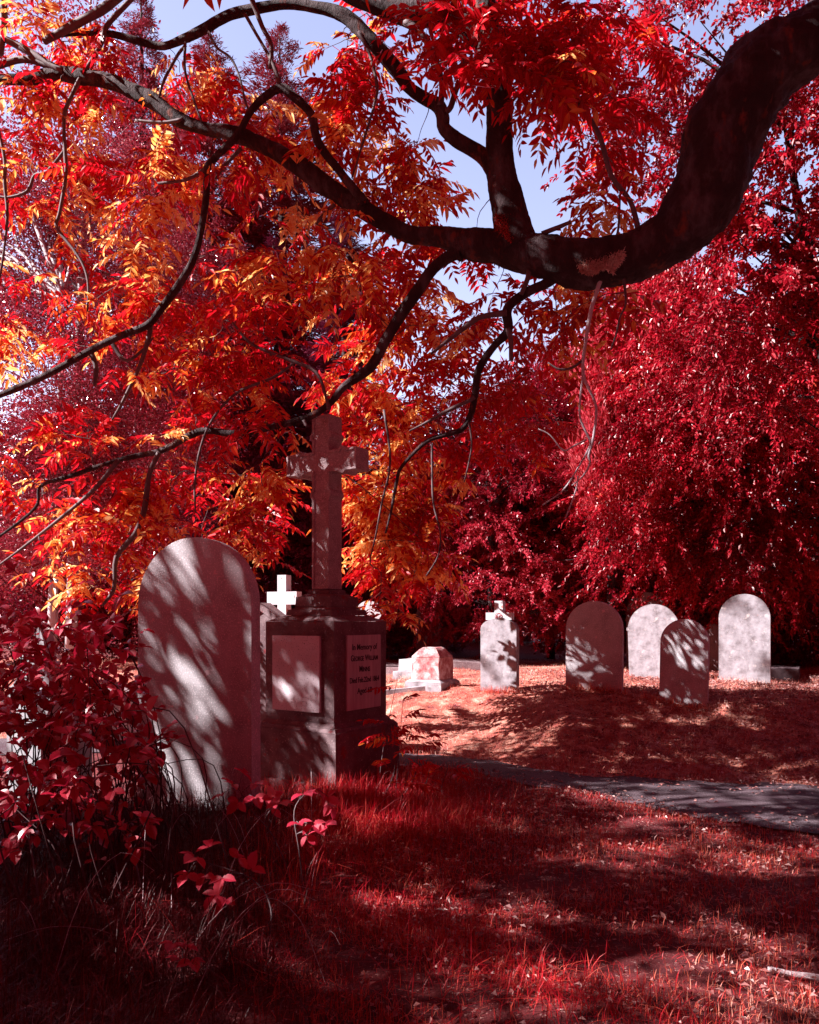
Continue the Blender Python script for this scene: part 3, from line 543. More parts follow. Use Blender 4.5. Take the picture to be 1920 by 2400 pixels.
for pr_n in (4, 5, 6, 7):
    for c_i in (0, 1):
        s_i = (np.arange(len(lb)) % 4 == pr_n-4) & (lr_ == bool(c_i))
        pinnate(crown[c_i], lb[s_i], ld[s_i], LL[s_i], pr_n, .32, .34 if pr_n < 6 else .29)
tag(tree, 'old dark-barked tree with a limb sagging low across the graveyard and orange red pinnate leaves', 'tree')
def childw(o, par): o.parent = par; o.matrix_parent_inverse = Matrix.Translation(-par.location)
q_ = tw.build('twigs', M['twig'], None, True); childw(q_, tree); q_['kind'] = 'stuff'; childw(crown[0].build('crown', M['leaf'], None), tree); q_ = crown[1].build('crown', M['redleaf'], None); childw(q_, tree); q_['label'] = 'foliage coloured deep crimson for shade'
print('main leaves', len(lb), 'twigs', len(T_))
# moss on the limb
def fuzz(name, mat, poly, n, d, ln, off):
    g = Geo(); b = []; (x0, x1, y0, y1) = poly
    while len(b) < n:
        x, y = rng.uniform(x0, x1), rng.uniform(y0, y1)
        if mnoise.noise(Vector((x*.03, y*.03, 1)))*.5+((x-(x0+x1)/2)/(x1-x0)*2)**2+((y-y0)/(y1-y0))**2 < 1.25: b.append((x, y))
    b = np.array(b); dd = []
    A = NPA[NPA[:, 1] < 7]; pj = proj(A); rr = np.array([r for _, r in nodes])[NPA[:, 1] < 7]
    for x, y in b:
        k = np.argmin((pj[:, 0]-x)**2+(pj[:, 1]-y)**2); c = A[k]; r = rr[k]*1.02; q = (np.hypot(pj[k, 0]-x, pj[k, 1]-y))/F*c[1]; dd.append(c[1]-math.sqrt(max(r*r-q*q, 1e-4)))
    dd = np.array(dd); B = np.stack([(b[:, 0]-CX)/F*dd, dd, CH+(HZ-b[:, 1])/F*dd], 1)
    kites(g, B+np.array([0, .01, 0]), np.array([0, -.8, -.5])+rvec(n)*.8, rvec(n), rng.uniform(.4, 1, n)*ln, .006)
    o = g.build(name, mat); childw(o, tree)
fuzz('moss_patch', M['moss'], (1345, 1462, 574, 640), 6500, 6, .040, 0)
fuzz('red_moss_patch', M['redmoss'], (1158, 1215, 500, 566), 1200, 6, .022, 0)

# ------------------------------------------------------------------ foliage outside the frame that dapples the ground
shade = Geo()
SB, SDn = [], []
def shade_for(tg, tmin, tmax, n_try=6):
    for _ in range(n_try):
        t = rng.uniform(tmin, tmax); p = tg+SD*t
        if p[1] < .4: return SB.append(p)
        q = proj(p); mg = 60+F*.35/p[1]
        if q[0] < -mg or q[1] < -mg: SB.append(p); return
    return
# sunlit patches on the photograph, on the ground: px, py, rx, ry, tilt, strength
LIT = [(915, 1950, 90, 32, 0, 1), (1060, 2120, 60, 40, .4, .5), (1540, 1908, 120, 24, .1, 1), (1455, 2000, 125, 14, 0, .9), (1790, 2010, 130, 24, 0, .9), (1625, 2057, 40, 12, .2, .9), (1220, 2140, 110, 24, .3, .55), (1840, 2180, 90, 25, 0, .4),
       (1190, 2280, 120, 38, .2, 1), (1300, 2365, 100, 30, .1, .8), (1780, 2290, 170, 38, .1, 1), (1830, 2370, 190, 50, 0, .95), (1620, 2380, 90, 24, 0, .7), (1560, 2345, 50, 30, 0, .5), (620, 2010, 40, 12, 0, .5),
       (1130, 1690, 260, 90, -.1, .92), (1000, 1590, 160, 40, 0, .95), (1420, 1725, 170, 30, .2, .6), (1700, 1765, 200, 22, .15, .8), (1750, 1690, 190, 20, .3, .75), (1850, 1650, 120, 16, .3, .6), (1300, 1800, 160, 12, .05, .8), (1400, 1840, 120, 8, .05, .7), (1560, 1880, 120, 9, .05, .6), (1790, 1855, 90, 7, 0, .7), (1530, 1600, 160, 20, 0, .7), (1250, 1590, 150, 30, 0, .9)]
def litv(px, py):
    v = 0
    for cx, cy, rx, ry, a_, s in LIT:
        dx, dy = px-cx, py-cy; ca, sa = math.cos(a_), math.sin(a_); u, w_ = (dx*ca+dy*sa)/rx, (-dx*sa+dy*ca)/ry
        if u*u+w_*w_ < 1.6: v = max(v, s)
    return v
def ground_targets(x0, x1, y0, y1, dens, t0, t1):
    n = int((x1-x0)*(y1-y0)*dens)
    X = rng.uniform(x0, x1, n); Y = rng.uniform(y0, y1, n); Z = ground(X, Y)
    for x, y, z in zip(X, Y, Z):
        q = proj(np.array([x, y, z])); nz = mnoise.noise(Vector((x*1.7, y*1.7, 3)))
        if rng.uniform() > litv(*q)*(1.1): 
            if nz > -.62: shade_for(np.array([x, y, z]), t0, t1)
ground_targets(-3.2, 5.5, 2.2, 5.2, 110, 7, 10.5)
ground_targets(.2, 6, 5.2, 7.4, 55, 8, 12)
ground_targets(.0, 6.5, 7.4, 10., 30, 11, 15)
ground_targets(3.2, 8, 10., 14, 24, 13, 18)
def face_targets(xc, yc, th, hw, z0, z1, n, t0, t1, fn):
    for _ in range(n):
        u, z = rng.uniform(-hw, hw), rng.uniform(z0, z1)
        if rng.uniform() < fn(u/hw, (z-z0)/(z1-z0)): shade_for(np.array([xc+u*math.cos(th), yc-u*math.sin(th), z]), t0, t1)
nf = lambda s, c: (lambda u, v: 1. if mnoise.noise(Vector(((u*.4+v*1.1)*5.5+s, (v*1.1-u*.4)*1.3, s)))+c > 0 else 0.)
# the right-hand limb stands in the shade of its own upper crown
for px, py, r_ in ((1860, 120, 70), (1780, 190, 80), (1720, 280, 85), (1680, 380, 85), (1640, 470, 80), (1560, 560, 65), (1480, 600, 55), (1100, 570, 30), (1000, 545, 22), (840, 480, 22), (1170, 300, 25)):
    for _ in range(60): shade_for(P(px+rng.uniform(-r_, r_), py+rng.uniform(-r_, r_), D(px)), 1.5, 8)
NGR = len(SB)
face_targets(-1.4, 5.55, R(20), .5, 0, 1.95, 210, 5.5, 8, lambda u, v: 1. if u < -.25 else .0 if (u > .0 and v > .62) or (.0 < u < .8 and .1 < v < .36) or (-.1 < u < .35 and .3 < v < .5) else .95)
face_targets(-1.0, 6.7, R(TH), .4, .1, 1.35, 230, 6, 9, lambda u, v: 1. if v > .8 or v < .36 else .6)
face_targets(-.75, 6.7, R(TH), .25, 1.4, 3.1, 75, 6, 9, lambda u, v: .9 if not (.62 < v < .86 and u > -.2) else .4)
face_targets(1.1, 10, R(28), .32, .5, 1.45, 30, 8.5, 12, nf(1, -.12))
face_targets(2.2, 9.6, R(28), .42, .5, 1.6, 36, 8.5, 12, nf(2, -.1))
face_targets(2.95, 9, R(28), .36, .5, 1.4, 34, 8.5, 12, nf(3, -.06))
SB = np.array(SB)
NG = NGR; hit = SB-SD*((SB[:, 2]-.02)/SD[2])[:, None]; hit = SB-SD*((SB[:, 2]-ground(hit[:, 0], hit[:, 1]))/SD[2])[:, None]
hit = SB-SD*((SB[:, 2]-ground(hit[:, 0], hit[:, 1]))/SD[2])[:, None]
kp = np.array([not (h[1] > 1.5 and any(litv(*proj(h+np.array([a_, b_, 0]))) > rng.uniform(.1, 1.) for a_, b_ in ((0, 0), (.14, 0), (-.14, 0), (0, .13), (0, -.13)))) for h in hit]); kp[NG:] = True
for (xc, yc, th, hw, z0, z1, pk) in ((1.1, 10, R(28), .34, .4, 1.75, .9), (2.2, 9.6, R(28), .44, .4, 1.65, .85), (2.95, 12.2, R(28), .4, .5, 1.65, .9), (3.02, 9, R(29), .38, .4, 1.45, .85), (4.55, 11, R(29), .42, .4, 1.8, .97), (.22, 11.6, R(30), .4, .4, 1.1, .8), (-1.72, 11, R(24), .3, .5, 2.1, .9)):
    nv = np.array([-math.sin(th), -math.cos(th), 0]); c0 = np.array([xc, yc, 0]); tt = ((SB-c0)@nv)/(SD@nv); hp = SB-SD*tt[:, None]-c0; uu = hp@np.array([math.cos(th), -math.sin(th), 0])
    on = (tt > 0) & (abs(uu) < hw+.1) & (hp[:, 2] > z0) & (hp[:, 2] < z1) & (rng.uniform(size=len(SB)) < pk*1.12); on[NG:] = False; kp &= ~on
kp &= ~beamed(SB, BEAMS)
print('cut', (~kp).sum()); SB = SB[kp]; K = len(SB)
pinnate(shade, SB+rvec(K)*.08, rvec(K)*np.array([1, 1, .5]), np.where(np.arange(K) < (kp[:NG].sum()), rng.uniform(.26, .40, K), rng.uniform(.18, .28, K)), 5, .2, .42, .15)
print('shade leaves', K)
st = empty('leaning_tree', (-11, 3.5, 0)); tag(st, 'leafy tree beyond the left edge whose crown dapples the lawn with shade', 'tree')
sw = Geo(); cen = SB.mean(0)
tube(sw, [(-11, 3.5, -.1), (-10.8, 3.6, 2.5), (-10.2, 4, 5), (-9, 4.6, 7.5)], [.34, .28, .22, .14], 12, 4, .1)
hub = np.array([[-10.2, 4, 5.], [-9, 4.6, 7.5], [-9.6, 4.3, 6.2]])
for k in rng.choice(K, 60, replace=False):
    a_ = hub[rng.integers(0, 3)]; v = SB[k]-a_; tube(sw, [a_, a_+v*.4+rng.normal(size=3)*.2+[0, 0, .3], SB[k]], [.03, .02, .006], 5, 3, 0, False)
childw(sw.build('trunk', M['bark'], None, True), st); childw(shade.build('crown', M['shadeleaf']), st)

# ------------------------------------------------------------------ woodland behind
def clumped(centers, radii, n, m, cs, squash=1.):
    """n points gathered in m clumps spread through a set of ellipsoids"""
    centers = np.array(centers, float); radii = np.array(radii, float); vol = np.prod(radii, 1)**.66; vol /= vol.sum()
    k = rng.choice(len(centers), m, p=vol); dv = rvec(m); rr = rng.uniform(.35, 1., m)**.5
    cl = centers[k]+dv*rr[:, None]*radii[k]; c2 = rng.integers(0, m, n)
    sz = cs*rng.uniform(.5, 1.3, m)
    off = rng.normal(size=(n, 3))*np.array([1, 1, squash]); off = off/np.maximum(1, np.linalg.norm(off, axis=1, keepdims=True)/1.9)
    return cl[c2]+off*sz[c2][:, None], cl, nrm(off)
def leafy(name, label, trunk, blobs, n, m, cs, ln, mat, cat='tree', wmat='bark', wd=.5, squash=.7, group=None, droop=-.2, hole=None, nwood=40, shape='oval', spray=0):
    """blobs: list of (px,py,d,rx_px,ry_px,ry_depth)"""
    C = [P(b[0], b[1], b[2]) for b in blobs]; Rr = [(b[3]/F*b[2], b[5], b[4]/F*b[2]) for b in blobs]
    p, cl, of = clumped(C, Rr, n, m, cs, squash)
    if spray:
        kk = rng.integers(0, m, n); tt = rng.uniform(0, 1, n)[:, None]; dq = nrm(rvec(m)*np.array([1, 1, .4])+np.array([-.25, -.35, -.15])); Ls = (rng.uniform(.6, 1.3, m)*spray)[kk][:, None]
        p = cl[kk]+dq[kk]*Ls*tt+np.array([0, 0, -.45])*Ls*tt*tt+rng.normal(size=(n, 3))*cs*.28*(1.1-tt)*np.array([1, 1, .5]); of = dq[kk]*1.1+np.array([0, 0, -.7])*tt
    keep = p[:, 2] > ground(p[:, 0], p[:, 1])+.03
    if hole:
        q = proj(p); 
        for cx, cy, rx, ry in hole: keep &= ~(((q[:, 0]-cx)/rx)**2+((q[:, 1]-cy)/ry)**2 < rng.uniform(.1, .75, len(q)))
    p = p[keep]; of = of[keep]; n = len(p)
    g = Geo(); l = rng.uniform(.65, 1.2, n)*ln
    (ovals if shape == 'oval' else kites)(g, p, of*.7+rvec(n)*.8+np.array([0, 0, droop]), np.array([0, 0, 1.])+rvec(n)*.9, l, l*wd)
    bx, by = trunk[0][0], trunk[0][1]; e = empty(name, (bx, by, float(ground(bx, by))))
    w_ = Geo(); tube(w_, [t[:3] for t in trunk], [t[3] for t in trunk], 10, 4, .1)
    tp = catmull([t[:3] for t in trunk], 4)
    for k in rng.choice(m, min(m, nwood), replace=False):
        h = tp[np.argmin(np.linalg.norm(tp-cl[k]-np.array([0, 0, -.12*np.linalg.norm(cl[k]-tp[0])]), axis=1))]; v = cl[k]-h
        L0 = np.linalg.norm(v); tube(w_, [h, h+v*.45+rng.normal(size=3)*.06*L0+[0, 0, .06*L0], cl[k]], [.012+.008*L0, .008+.005*L0, .004], 5, 3, 0, False)
    childw(w_.build('trunk', M[wmat], None, True), e); childw(g.build('crown', M[mat]), e); return tag(e, label, cat, group)
def trk(px, d, top_py, r, lean=0, base=None):
    x = (px-CX)/F*d; z1 = CH+(HZ-top_py)/F*d; z0 = float(ground(x, d))-.1
    return [(x, d, z0, r), (x+lean*.3, d, z0+(z1-z0)*.35, r*.8), (x+lean*.7, d, z0+(z1-z0)*.7, r*.5), (x+lean, d, z1, r*.12)]

def conifer(name, label, px, py_top, d, rad, n, mat, wmat='bark', z0=.5, ln=.3, up=.0, power=.85, cat='conifer', group=None, dens=26):
    x = (px-CX)/F*d; zt = CH+(HZ-py_top)/F*d; g0 = float(ground(x, d)); e = empty(name, (x, d, g0)); w_ = Geo(); g = Geo()
    tube(w_, [(x, d, g0-.1), (x+.1, d, g0+zt*.5), (x, d, zt-.1)], [zt*.014, zt*.009, .015], 8, 5, .05)
    nb = int(dens*zt/1.0); base, axs, ls = [], [], []
    per = max(8, n//nb)
    per0 = per
    for b in range(nb):
        h = (b+rng.uniform())/nb; per = int(per0*(.22+1.5*(1-h))); z = g0+z0+(zt-g0-z0)*h; Rb = rad*(1-h)**power*rng.uniform(.55, 1.15)+.05; az = rng.uniform(0, 2*math.pi)
        o = np.array([math.cos(az), math.sin(az), 0]); 
        pos = lambda s: np.array([x, d, z])+o*Rb*s+np.array([0, 0, 1])*(up*Rb*s-.35*Rb*s*s*(1-up)+.12*Rb*s**3*2)
        if b % 2 == 0: tube(w_, [pos(0), pos(.5), pos(.95)], [.012+.006*Rb, .01, .004], 4, 2, 0, False)
        s = rng.uniform(.15, 1, per)**.7; pp = np.stack([pos(t) for t in s]); sd = np.array([-o[1], o[0], 0]); wv = (1.05-s)*Rb*.28+.06
        pp = pp+sd*(rng.uniform(-1, 1, per)*wv)[:, None]+rng.normal(size=(per, 3))*.05
        base.append(pp); axs.append(np.tile(o*.8+np.array([0, 0, .05+up]), (per, 1))+sd*rng.normal(size=(per, 1))*.5+rng.normal(size=(per, 3))*.28); ls.append(rng.uniform(.5, 1.2, per)*ln*(.45+.55*min(1, (1-h)*5)))
    base = np.concatenate(base); axs = np.concatenate(axs); ls = np.concatenate(ls)
    kites(g, base, axs, np.array([0, 0, 1.])+rvec(len(base))*.6, ls, ls*.2)
    childw(w_.build('trunk', M[wmat], None, True), e); childw(g.build('crown', M[mat]), e); return tag(e, label, cat, group)

GB = 'trees standing behind the graves'
conifer('conifer', 'tall dusky conifer with its tip left of the open sky', 490, 85, 22, 4.2, 110000, 'conifer', ln=.26, power=.62, group=GB)
conifer('conifer', 'tall feathery conifer with its spire standing in the open sky', 655, 62, 24, 4.4, 120000, 'conifer', ln=.26, power=.62, group=GB)
conifer('conifer', 'broad dusky conifer behind the birch on the left', 330, -60, 26, 4.2, 110000, 'conifer', ln=.24, group=GB)
conifer('spruce', 'dark violet spruce below the sky, behind the middle of the long limb', 800, 478, 19, 2.5, 60000, 'spruce', ln=.2, cat='spruce')
conifer('spruce', 'low dark spruce filling the gap behind the stone cross', 640, 560, 17, 2.8, 60000, 'spruce', ln=.2, cat='spruce')
conifer('cypress', 'slim pinkish cypress behind the hanging bare twig', 1425, 800, 14.5, .75, 30000, 'cypress', ln=.16, up=1.5, power=.35, cat='cypress', z0=2.2, dens=45)
conifer('cypress', 'tall pink-red cypress rising under the thick limb', 1540, 610, 16.5, 1.35, 46000, 'cypress', ln=.17, up=1.5, power=.4, cat='cypress', z0=1.5, dens=45)
conifer('cypress', 'dark crimson cypress in the shadow beside the slim pink one', 1290, 850, 18, 1.5, 32000, 'shrub', ln=.2, up=1.3, power=.4, cat='cypress', z0=.5, dens=40)

leafy('birch_tree', 'slender pale-barked birch with fine leaves against the sky at left', trk(165, 15, -100, .11, .4), [(150, 250, 15, 260, 330, 1.6), (300, 520, 15.5, 200, 240, 1.5), (60, 620, 15, 200, 240, 1.5)], 30000, 420, .36, .075, 'birch', wmat='palebark', wd=.55, shape='kite')
leafy('birch_tree', 'sparkling low birch thicket behind the orange leaves at left', trk(120, 14, 700, .09, .2), [(20, 560, 16, 180, 220, 1.2), (110, 920, 14, 260, 230, 1.2), (330, 1000, 14.5, 220, 200, 1.2), (60, 1180, 14, 220, 190, 1.2), (420, 780, 16, 200, 190, 1.2)], 115000, 640, .34, .065, 'birch', wmat='palebark', wd=.55, shape='kite')
HOLES = [(1640, 70, 60, 40), (1765, 55, 40, 32), (1590, 112, 30, 25), (1515, 160, 38, 32), (1530, 370, 22, 26), (1835, 330, 45, 36), (1620, 210, 26, 20), (1885, 420, 34, 26), (1772, 610, 36, 30), (1742, 680, 32, 30), (1650, 580, 24, 20), (1845, 560, 24, 20), (1700, 150, 24, 20), (1580, 300, 16, 22), (1800, 480, 20, 30), (1900, 600, 22, 18), (1500, 90, 26, 22)]
leafy('broadleaf_tree', 'crimson glossy-leaved tree with sky showing through at right', trk(2080, 9.5, 300, .16, -1.2), [(1700, 90, 9.5, 330, 230, 1.3), (1850, 380, 9.5, 220, 260, 1.3), (1560, 300, 10, 120, 170, .8), (1720, 640, 10, 260, 170, 1.2), (1860, 800, 10, 180, 220, 1.2)], 56000, 640, .26, .072, 'crimson', wd=.5, group=GB, spray=.9, nwood=36, hole=HOLES)
leafy('broadleaf_tree', 'dense crimson tree hanging down behind the right-hand headstones', trk(1990, 13.8, 600, .2, -.9), [(1700, 850, 13.5, 260, 210, 1.3), (1820, 1060, 13.5, 230, 250, 1.3), (1600, 1100, 13.5, 190, 190, 1.1), (1760, 1290, 14, 270, 120, 1.2), (1480, 1230, 14, 90, 90, .8), (1640, 960, 13, 110, 120, .7), (1500, 700, 13.8, 90, 90, .7)], 120000, 1100, .30, .078, 'crimson', wd=.48, group=GB, spray=1.1, nwood=90, hole=HOLES)
leafy('broadleaf_tree', 'far crimson tree closing the view behind the right side', trk(1650, 19, 450, .25, .3), [(1620, 900, 19, 300, 230, 1.5), (1900, 850, 19, 180, 200, 1.5), (1450, 1100, 19, 240, 220, 1.5)], 90000, 620, .42, .11, 'crimson', wd=.5, group=GB, spray=1.4)
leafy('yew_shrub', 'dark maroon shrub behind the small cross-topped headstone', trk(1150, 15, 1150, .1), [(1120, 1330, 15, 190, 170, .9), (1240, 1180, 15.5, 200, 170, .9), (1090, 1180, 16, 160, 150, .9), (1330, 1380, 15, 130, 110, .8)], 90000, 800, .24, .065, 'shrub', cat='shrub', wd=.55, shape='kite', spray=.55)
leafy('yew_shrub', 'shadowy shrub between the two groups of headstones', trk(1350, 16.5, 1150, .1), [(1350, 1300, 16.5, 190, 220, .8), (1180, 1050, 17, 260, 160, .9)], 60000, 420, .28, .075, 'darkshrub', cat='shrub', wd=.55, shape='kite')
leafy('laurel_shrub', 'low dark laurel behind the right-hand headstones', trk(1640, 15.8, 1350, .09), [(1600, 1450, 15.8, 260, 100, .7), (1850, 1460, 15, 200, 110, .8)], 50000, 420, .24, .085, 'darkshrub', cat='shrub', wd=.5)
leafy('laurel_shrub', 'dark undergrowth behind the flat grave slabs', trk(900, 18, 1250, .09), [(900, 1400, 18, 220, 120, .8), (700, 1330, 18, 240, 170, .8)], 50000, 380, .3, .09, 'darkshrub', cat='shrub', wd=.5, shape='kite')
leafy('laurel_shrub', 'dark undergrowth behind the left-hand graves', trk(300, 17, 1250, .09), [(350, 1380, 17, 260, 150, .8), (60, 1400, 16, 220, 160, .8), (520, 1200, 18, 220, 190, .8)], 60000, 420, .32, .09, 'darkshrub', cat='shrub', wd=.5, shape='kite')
# far wood closing the horizon
for k, (lab, px, d, r_) in enumerate((('far-off dark wood seen under the trees at left', -100, 30, 1400), ('far-off dark wood closing the view behind the graves', 900, 32, 700), ('far-off dark wood beyond the right-hand headstones', 1900, 30, 1300))):
    C = [P(px+rng.uniform(-r_, r_)*.7, rng.uniform(1050, 1400), d+rng.uniform(-2, 3)) for _ in range(26)]
    p, cl, of = clumped(C, [(2.6, 1.5, 2.6)]*26, 22000, 500, .7); g = Geo(); kites(g, p, of+rvec(len(p)), rvec(len(p)), .38, .26); 
    tag(g.build('far_wood', M['darkshrub']), lab, 'wood', kind='stuff')

# ------------------------------------------------------------------ grass, litter, brambles
def blades(g, x, y, h, w, lean=.35, z=None):
    n = len(x); z = ground(x, y) if z is None else z; b = np.c_[x, y, z-.005]; az = rng.uniform(0, 2*math.pi, n); dv = np.c_[np.cos(az), np.sin(az), np.zeros(n)]
    sd = np.c_[-np.sin(az+rng.normal(size=n)), np.cos(az), np.zeros(n)]; sd = nrm(sd)
    le = np.abs(rng.normal(size=n))*lean; h = h[:, None]; le = le[:, None]; w = np.broadcast_to(w, (n,))[:, None]
    def at(t): return b+np.array([0, 0, 1.])*h*(t-le*.45*t*t)+dv*h*le*t*t*1.1
    V = np.stack([at(0)-sd*w*.5, at(0)+sd*w*.5, at(.4)-sd*w*.42, at(.4)+sd*w*.42, at(.75)-sd*w*.25, at(.75)+sd*w*.25, at(1)], 1).reshape(-1, 3)
    i = (np.arange(n)*7)[:, None]; g.add(V, np.concatenate([i+np.array([[0, 1, 3, 2]]), i+np.array([[2, 3, 5, 4]])]), i+np.array([[4, 5, 6]]))
def onpath(x, y): return (y > near_edge(x)+.03) & (y < far_edge(x)-.03)
def scatter(n, x0, x1, y0, y1, ok=None, cl=.0):
    x, y = rng.uniform(x0, x1, n), rng.uniform(y0, y1, n)
    q = proj(np.c_[x, y, ground(x, y)]); k = (q[:, 0] > -120) & (q[:, 0] < 2040) & ~onpath(x, y)
    if cl:
        k &= (np.sin(x*3.1+np.sin(y*2.3)*2)*np.sin(y*3.7+np.sin(x*1.9)*2)+rng.normal(size=n)*.45) > -cl
    if ok is not None: k &= ok(x, y)
    return x[k], y[k]
g = Geo(); x, y = scatter(120000, -2.5, 5, 2.4, 7.6, lambda x, y: x > -.35+.12*rng.normal(size=len(x)), .45); blades(g, x, y, rng.uniform(.025, .075, len(x)), .0035, .7)
tag(g.build('lawn_grass', M['grass']), 'short rough grass in the foreground right of the brambles', 'grass', kind='stuff')
g = Geo(); x, y = scatter(420000, -9, 10, 7, 17, lambda x, y: (y > far_edge(x)) & (rng.uniform(size=len(x)) < np.clip(1.6-.12*y, .35, 1)), .9); blades(g, x, y, rng.uniform(.025, .085, len(x)), .006, .9)
x, y = scatter(60000, -3, 8, 7, 14, lambda x, y: (y > far_edge(x)) & (np.sin(x*6.1+np.sin(y*4.3)*2)*np.sin(y*5.7+np.sin(x*3.9)*2) > .35)); blades(g, x, y, rng.uniform(.05, .13, len(x)), .006, 1.)
for xs_, ys_, wd_ in ((1.1, 10, .3), (2.2, 9.6, .4), (2.95, 9, .36), (4.55, 11, .4), (3.0, 12.1, .35), (.22, 11.5, .35)):
    n = 500; u = rng.uniform(-wd_, wd_, n); th = R(28); v_ = rng.normal(size=n)*.03-.06; x = xs_+u*math.cos(th)+v_*math.sin(th); y = ys_-u*math.sin(th)+v_*math.cos(th); blades(g, x, y, rng.uniform(.04, .15, n), .006, .7)
tag(g.build('mound_grass', M['drygrass']), 'sunlit peach-coloured grass on the mound around the headstones', 'grass', kind='stuff')
g = Geo(); x, y = scatter(60000, -2.8, 1.2, 2.5, 7.3, lambda x, y: (x < .35-.30*(y-4.5)*(y < 4.5)+.25*rng.normal(size=len(x))) & (x > -.17*y-.1+.12*rng.normal(size=len(x))), .35); blades(g, x, y, rng.uniform(.07, .22, len(x))*(1+.5*np.sin(x*3)*np.sin(y*2.6))*np.where((x > -.45) & (y < 4.8), .5, 1), .004, 1.1)
x, y = scatter(9000, -.7, .75, 5.0, 7.2, lambda x, y: x < .35+.2*rng.normal(size=len(x))); blades(g, x, y, rng.uniform(.10, .26, len(x))*np.clip(1.2-x, .45, 1), .004, .9)
x, y = scatter(420, -1.2, .3, 2.9, 6); blades(g, x, y, rng.uniform(.15, .36, len(x)), .003, 1.2)
tag(g.build('long_grass', M['longgrass']), 'long tangled crimson grass round the foot of the monument', 'grass', kind='stuff')
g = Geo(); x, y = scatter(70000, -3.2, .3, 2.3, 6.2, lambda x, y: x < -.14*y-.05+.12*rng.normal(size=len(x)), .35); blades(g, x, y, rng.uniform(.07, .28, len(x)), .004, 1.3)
tag(g.build('shade_dark_grass', M['tangle']), 'tangled long grass filling the lower left, coloured dark for deep shade', 'tangled grass', kind='stuff')
g = Geo(); x, y = scatter(11000, -.2, 5, 2.4, 7, None, .3); n = len(x); kites(g, np.c_[x, y, ground(x, y)+rng.uniform(.01, .04, n)], rvec(n)*[1, 1, .25], np.array([0, 0, 1.])+rvec(n)*.7, rng.uniform(.015, .045, n), rng.uniform(.01, .025, n), .4)
x, y = scatter(50000, -1, 9, 6.6, 13, lambda x, y: (y > far_edge(x)) & (x > 2.0+rng.normal(size=len(x))*.8)); n = len(x); kites(g, np.c_[x, y, ground(x, y)+rng.uniform(.01, .06, n)], rvec(n)*[1, 1, .3], np.array([0, 0, 1.])+rvec(n)*.8, rng.uniform(.02, .055, n), rng.uniform(.01, .028, n), .55)
n = 900; x = rng.uniform(.3, 5, n); y = near_edge(x)+(far_edge(x)-near_edge(x))*(.5+.5*np.sign(rng.normal(size=n))*rng.uniform(0, 1, n)**.45); kites(g, np.c_[x, y, ground(x, y)+.035], rvec(n)*[1, 1, .1], np.array([0, 0, 1.])+rvec(n)*.3, rng.uniform(.02, .045, n), .022, .3)
tag(g.build('leaf_litter', M['litter']), 'dry curled fallen leaves scattered over mound and lawn', 'fallen leaves', kind='stuff')

# broad serrated bramble leaflets
def blade_leaf(g, base, axis, normal, ln, wd):
    K = len(base); ax_ = nrm(axis); sd = nrm(np.cross(ax_, normal)); nn2 = np.cross(sd, ax_); ln = np.broadcast_to(ln, (K,))[:, None]; wd = np.broadcast_to(wd, (K,))[:, None]
    ts = [0, .12, .2, .32, .42, .55, .65, .77, .86, 1.]; ws = [0, .30, .27, .47, .43, .48, .40, .36, .20, 0]
    def pt(t, s): return base+ax_*ln*t+sd*wd*s+nn2*(wd*abs(s)*.45-ln*.22*t*t)
    L1 = [pt(t, w_) for t, w_ in zip(ts[1:-1], ws[1:-1])]; C = [pt(t, 0) for t in ts]; R1 = [pt(t, -w_) for t, w_ in zip(ts[1:-1], ws[1:-1])]
    V = np.stack(C+L1+R1, 1).reshape(-1, 3); nv = 10+8+8; i = (np.arange(K)*nv)[:, None]; Q, T = [], []
    for s0 in (10, 18):
        T.append((0, 1, s0)); T.append((9, s0+7, 8))
        for k in range(1, 8): Q.append((k, k+1, s0+k, s0+k-1))
    g.add(V, np.concatenate([i+np.array([q]) for q in Q]), np.concatenate([i+np.array([t]) for t in T]))
def trifoliate(g, base, dr, size):
    K = len(base); dr = nrm(dr); up = nrm(np.array([0, -.35, 1.])+rng.normal(size=(K, 3))*.35); side = nrm(np.cross(dr, up)); size = np.broadcast_to(size, (K,))
    blade_leaf(g, base, dr, up, size, size*.66)
    for sg in (-1, 1): blade_leaf(g, base-dr*(size*.05)[:, None], side*sg*.95+dr*.25+rng.normal(size=(K, 3))*.1, up+rng.normal(size=(K, 3))*.15, size*.82, size*.52)
def bramble(label, cane, leaves, size, group='bramble sprays'):
    """cane: (px,py,d) points; leaves: (px,py,d) points"""
    pts = [P(*c) for c in cane]; e = empty('bramble', (pts[0][0], pts[0][1], float(ground(pts[0][0], pts[0][1])))); w_ = Geo(); g = Geo()
    pp, _ = tube(w_, pts, np.linspace(.0045, .002, len(pts)), 6, 5, 0)
    B = np.array([P(*l) for l in leaves]); dv = []
    for b in B:
        a_ = pp[np.argmin(np.linalg.norm(pp-b, axis=1))]; tube(w_, [a_, (a_+b)/2+[0, 0, .015], b], [.002, .0016, .0014], 5, 2, 0, False); dv.append(nrm(b-a_)+np.array([0, -.25, -.25])+rng.normal(size=3)*.25)
    trifoliate(g, B, np.array(dv), size*rng.uniform(.8, 1.15, len(B)))
    childw(w_.build('cane', M['twig'], None, True), e); childw(g.build('leaves', M['bramble']), e); tag(e, label, 'bramble', group)
bramble('bramble spray with dark berries against the foot of the tall headstone', [(700, 2100, 4.1), (640, 1960, 4.3), (590, 1900, 4.4), (560, 1850, 4.4)], [(570, 1812, 4.35), (545, 1838, 4.4), (600, 1838, 4.4), (520, 1862, 4.4), (558, 1882, 4.35), (598, 1870, 4.3), (640, 1868, 4.2), (638, 1896, 4.3), (655, 1885, 4.2)], .085)
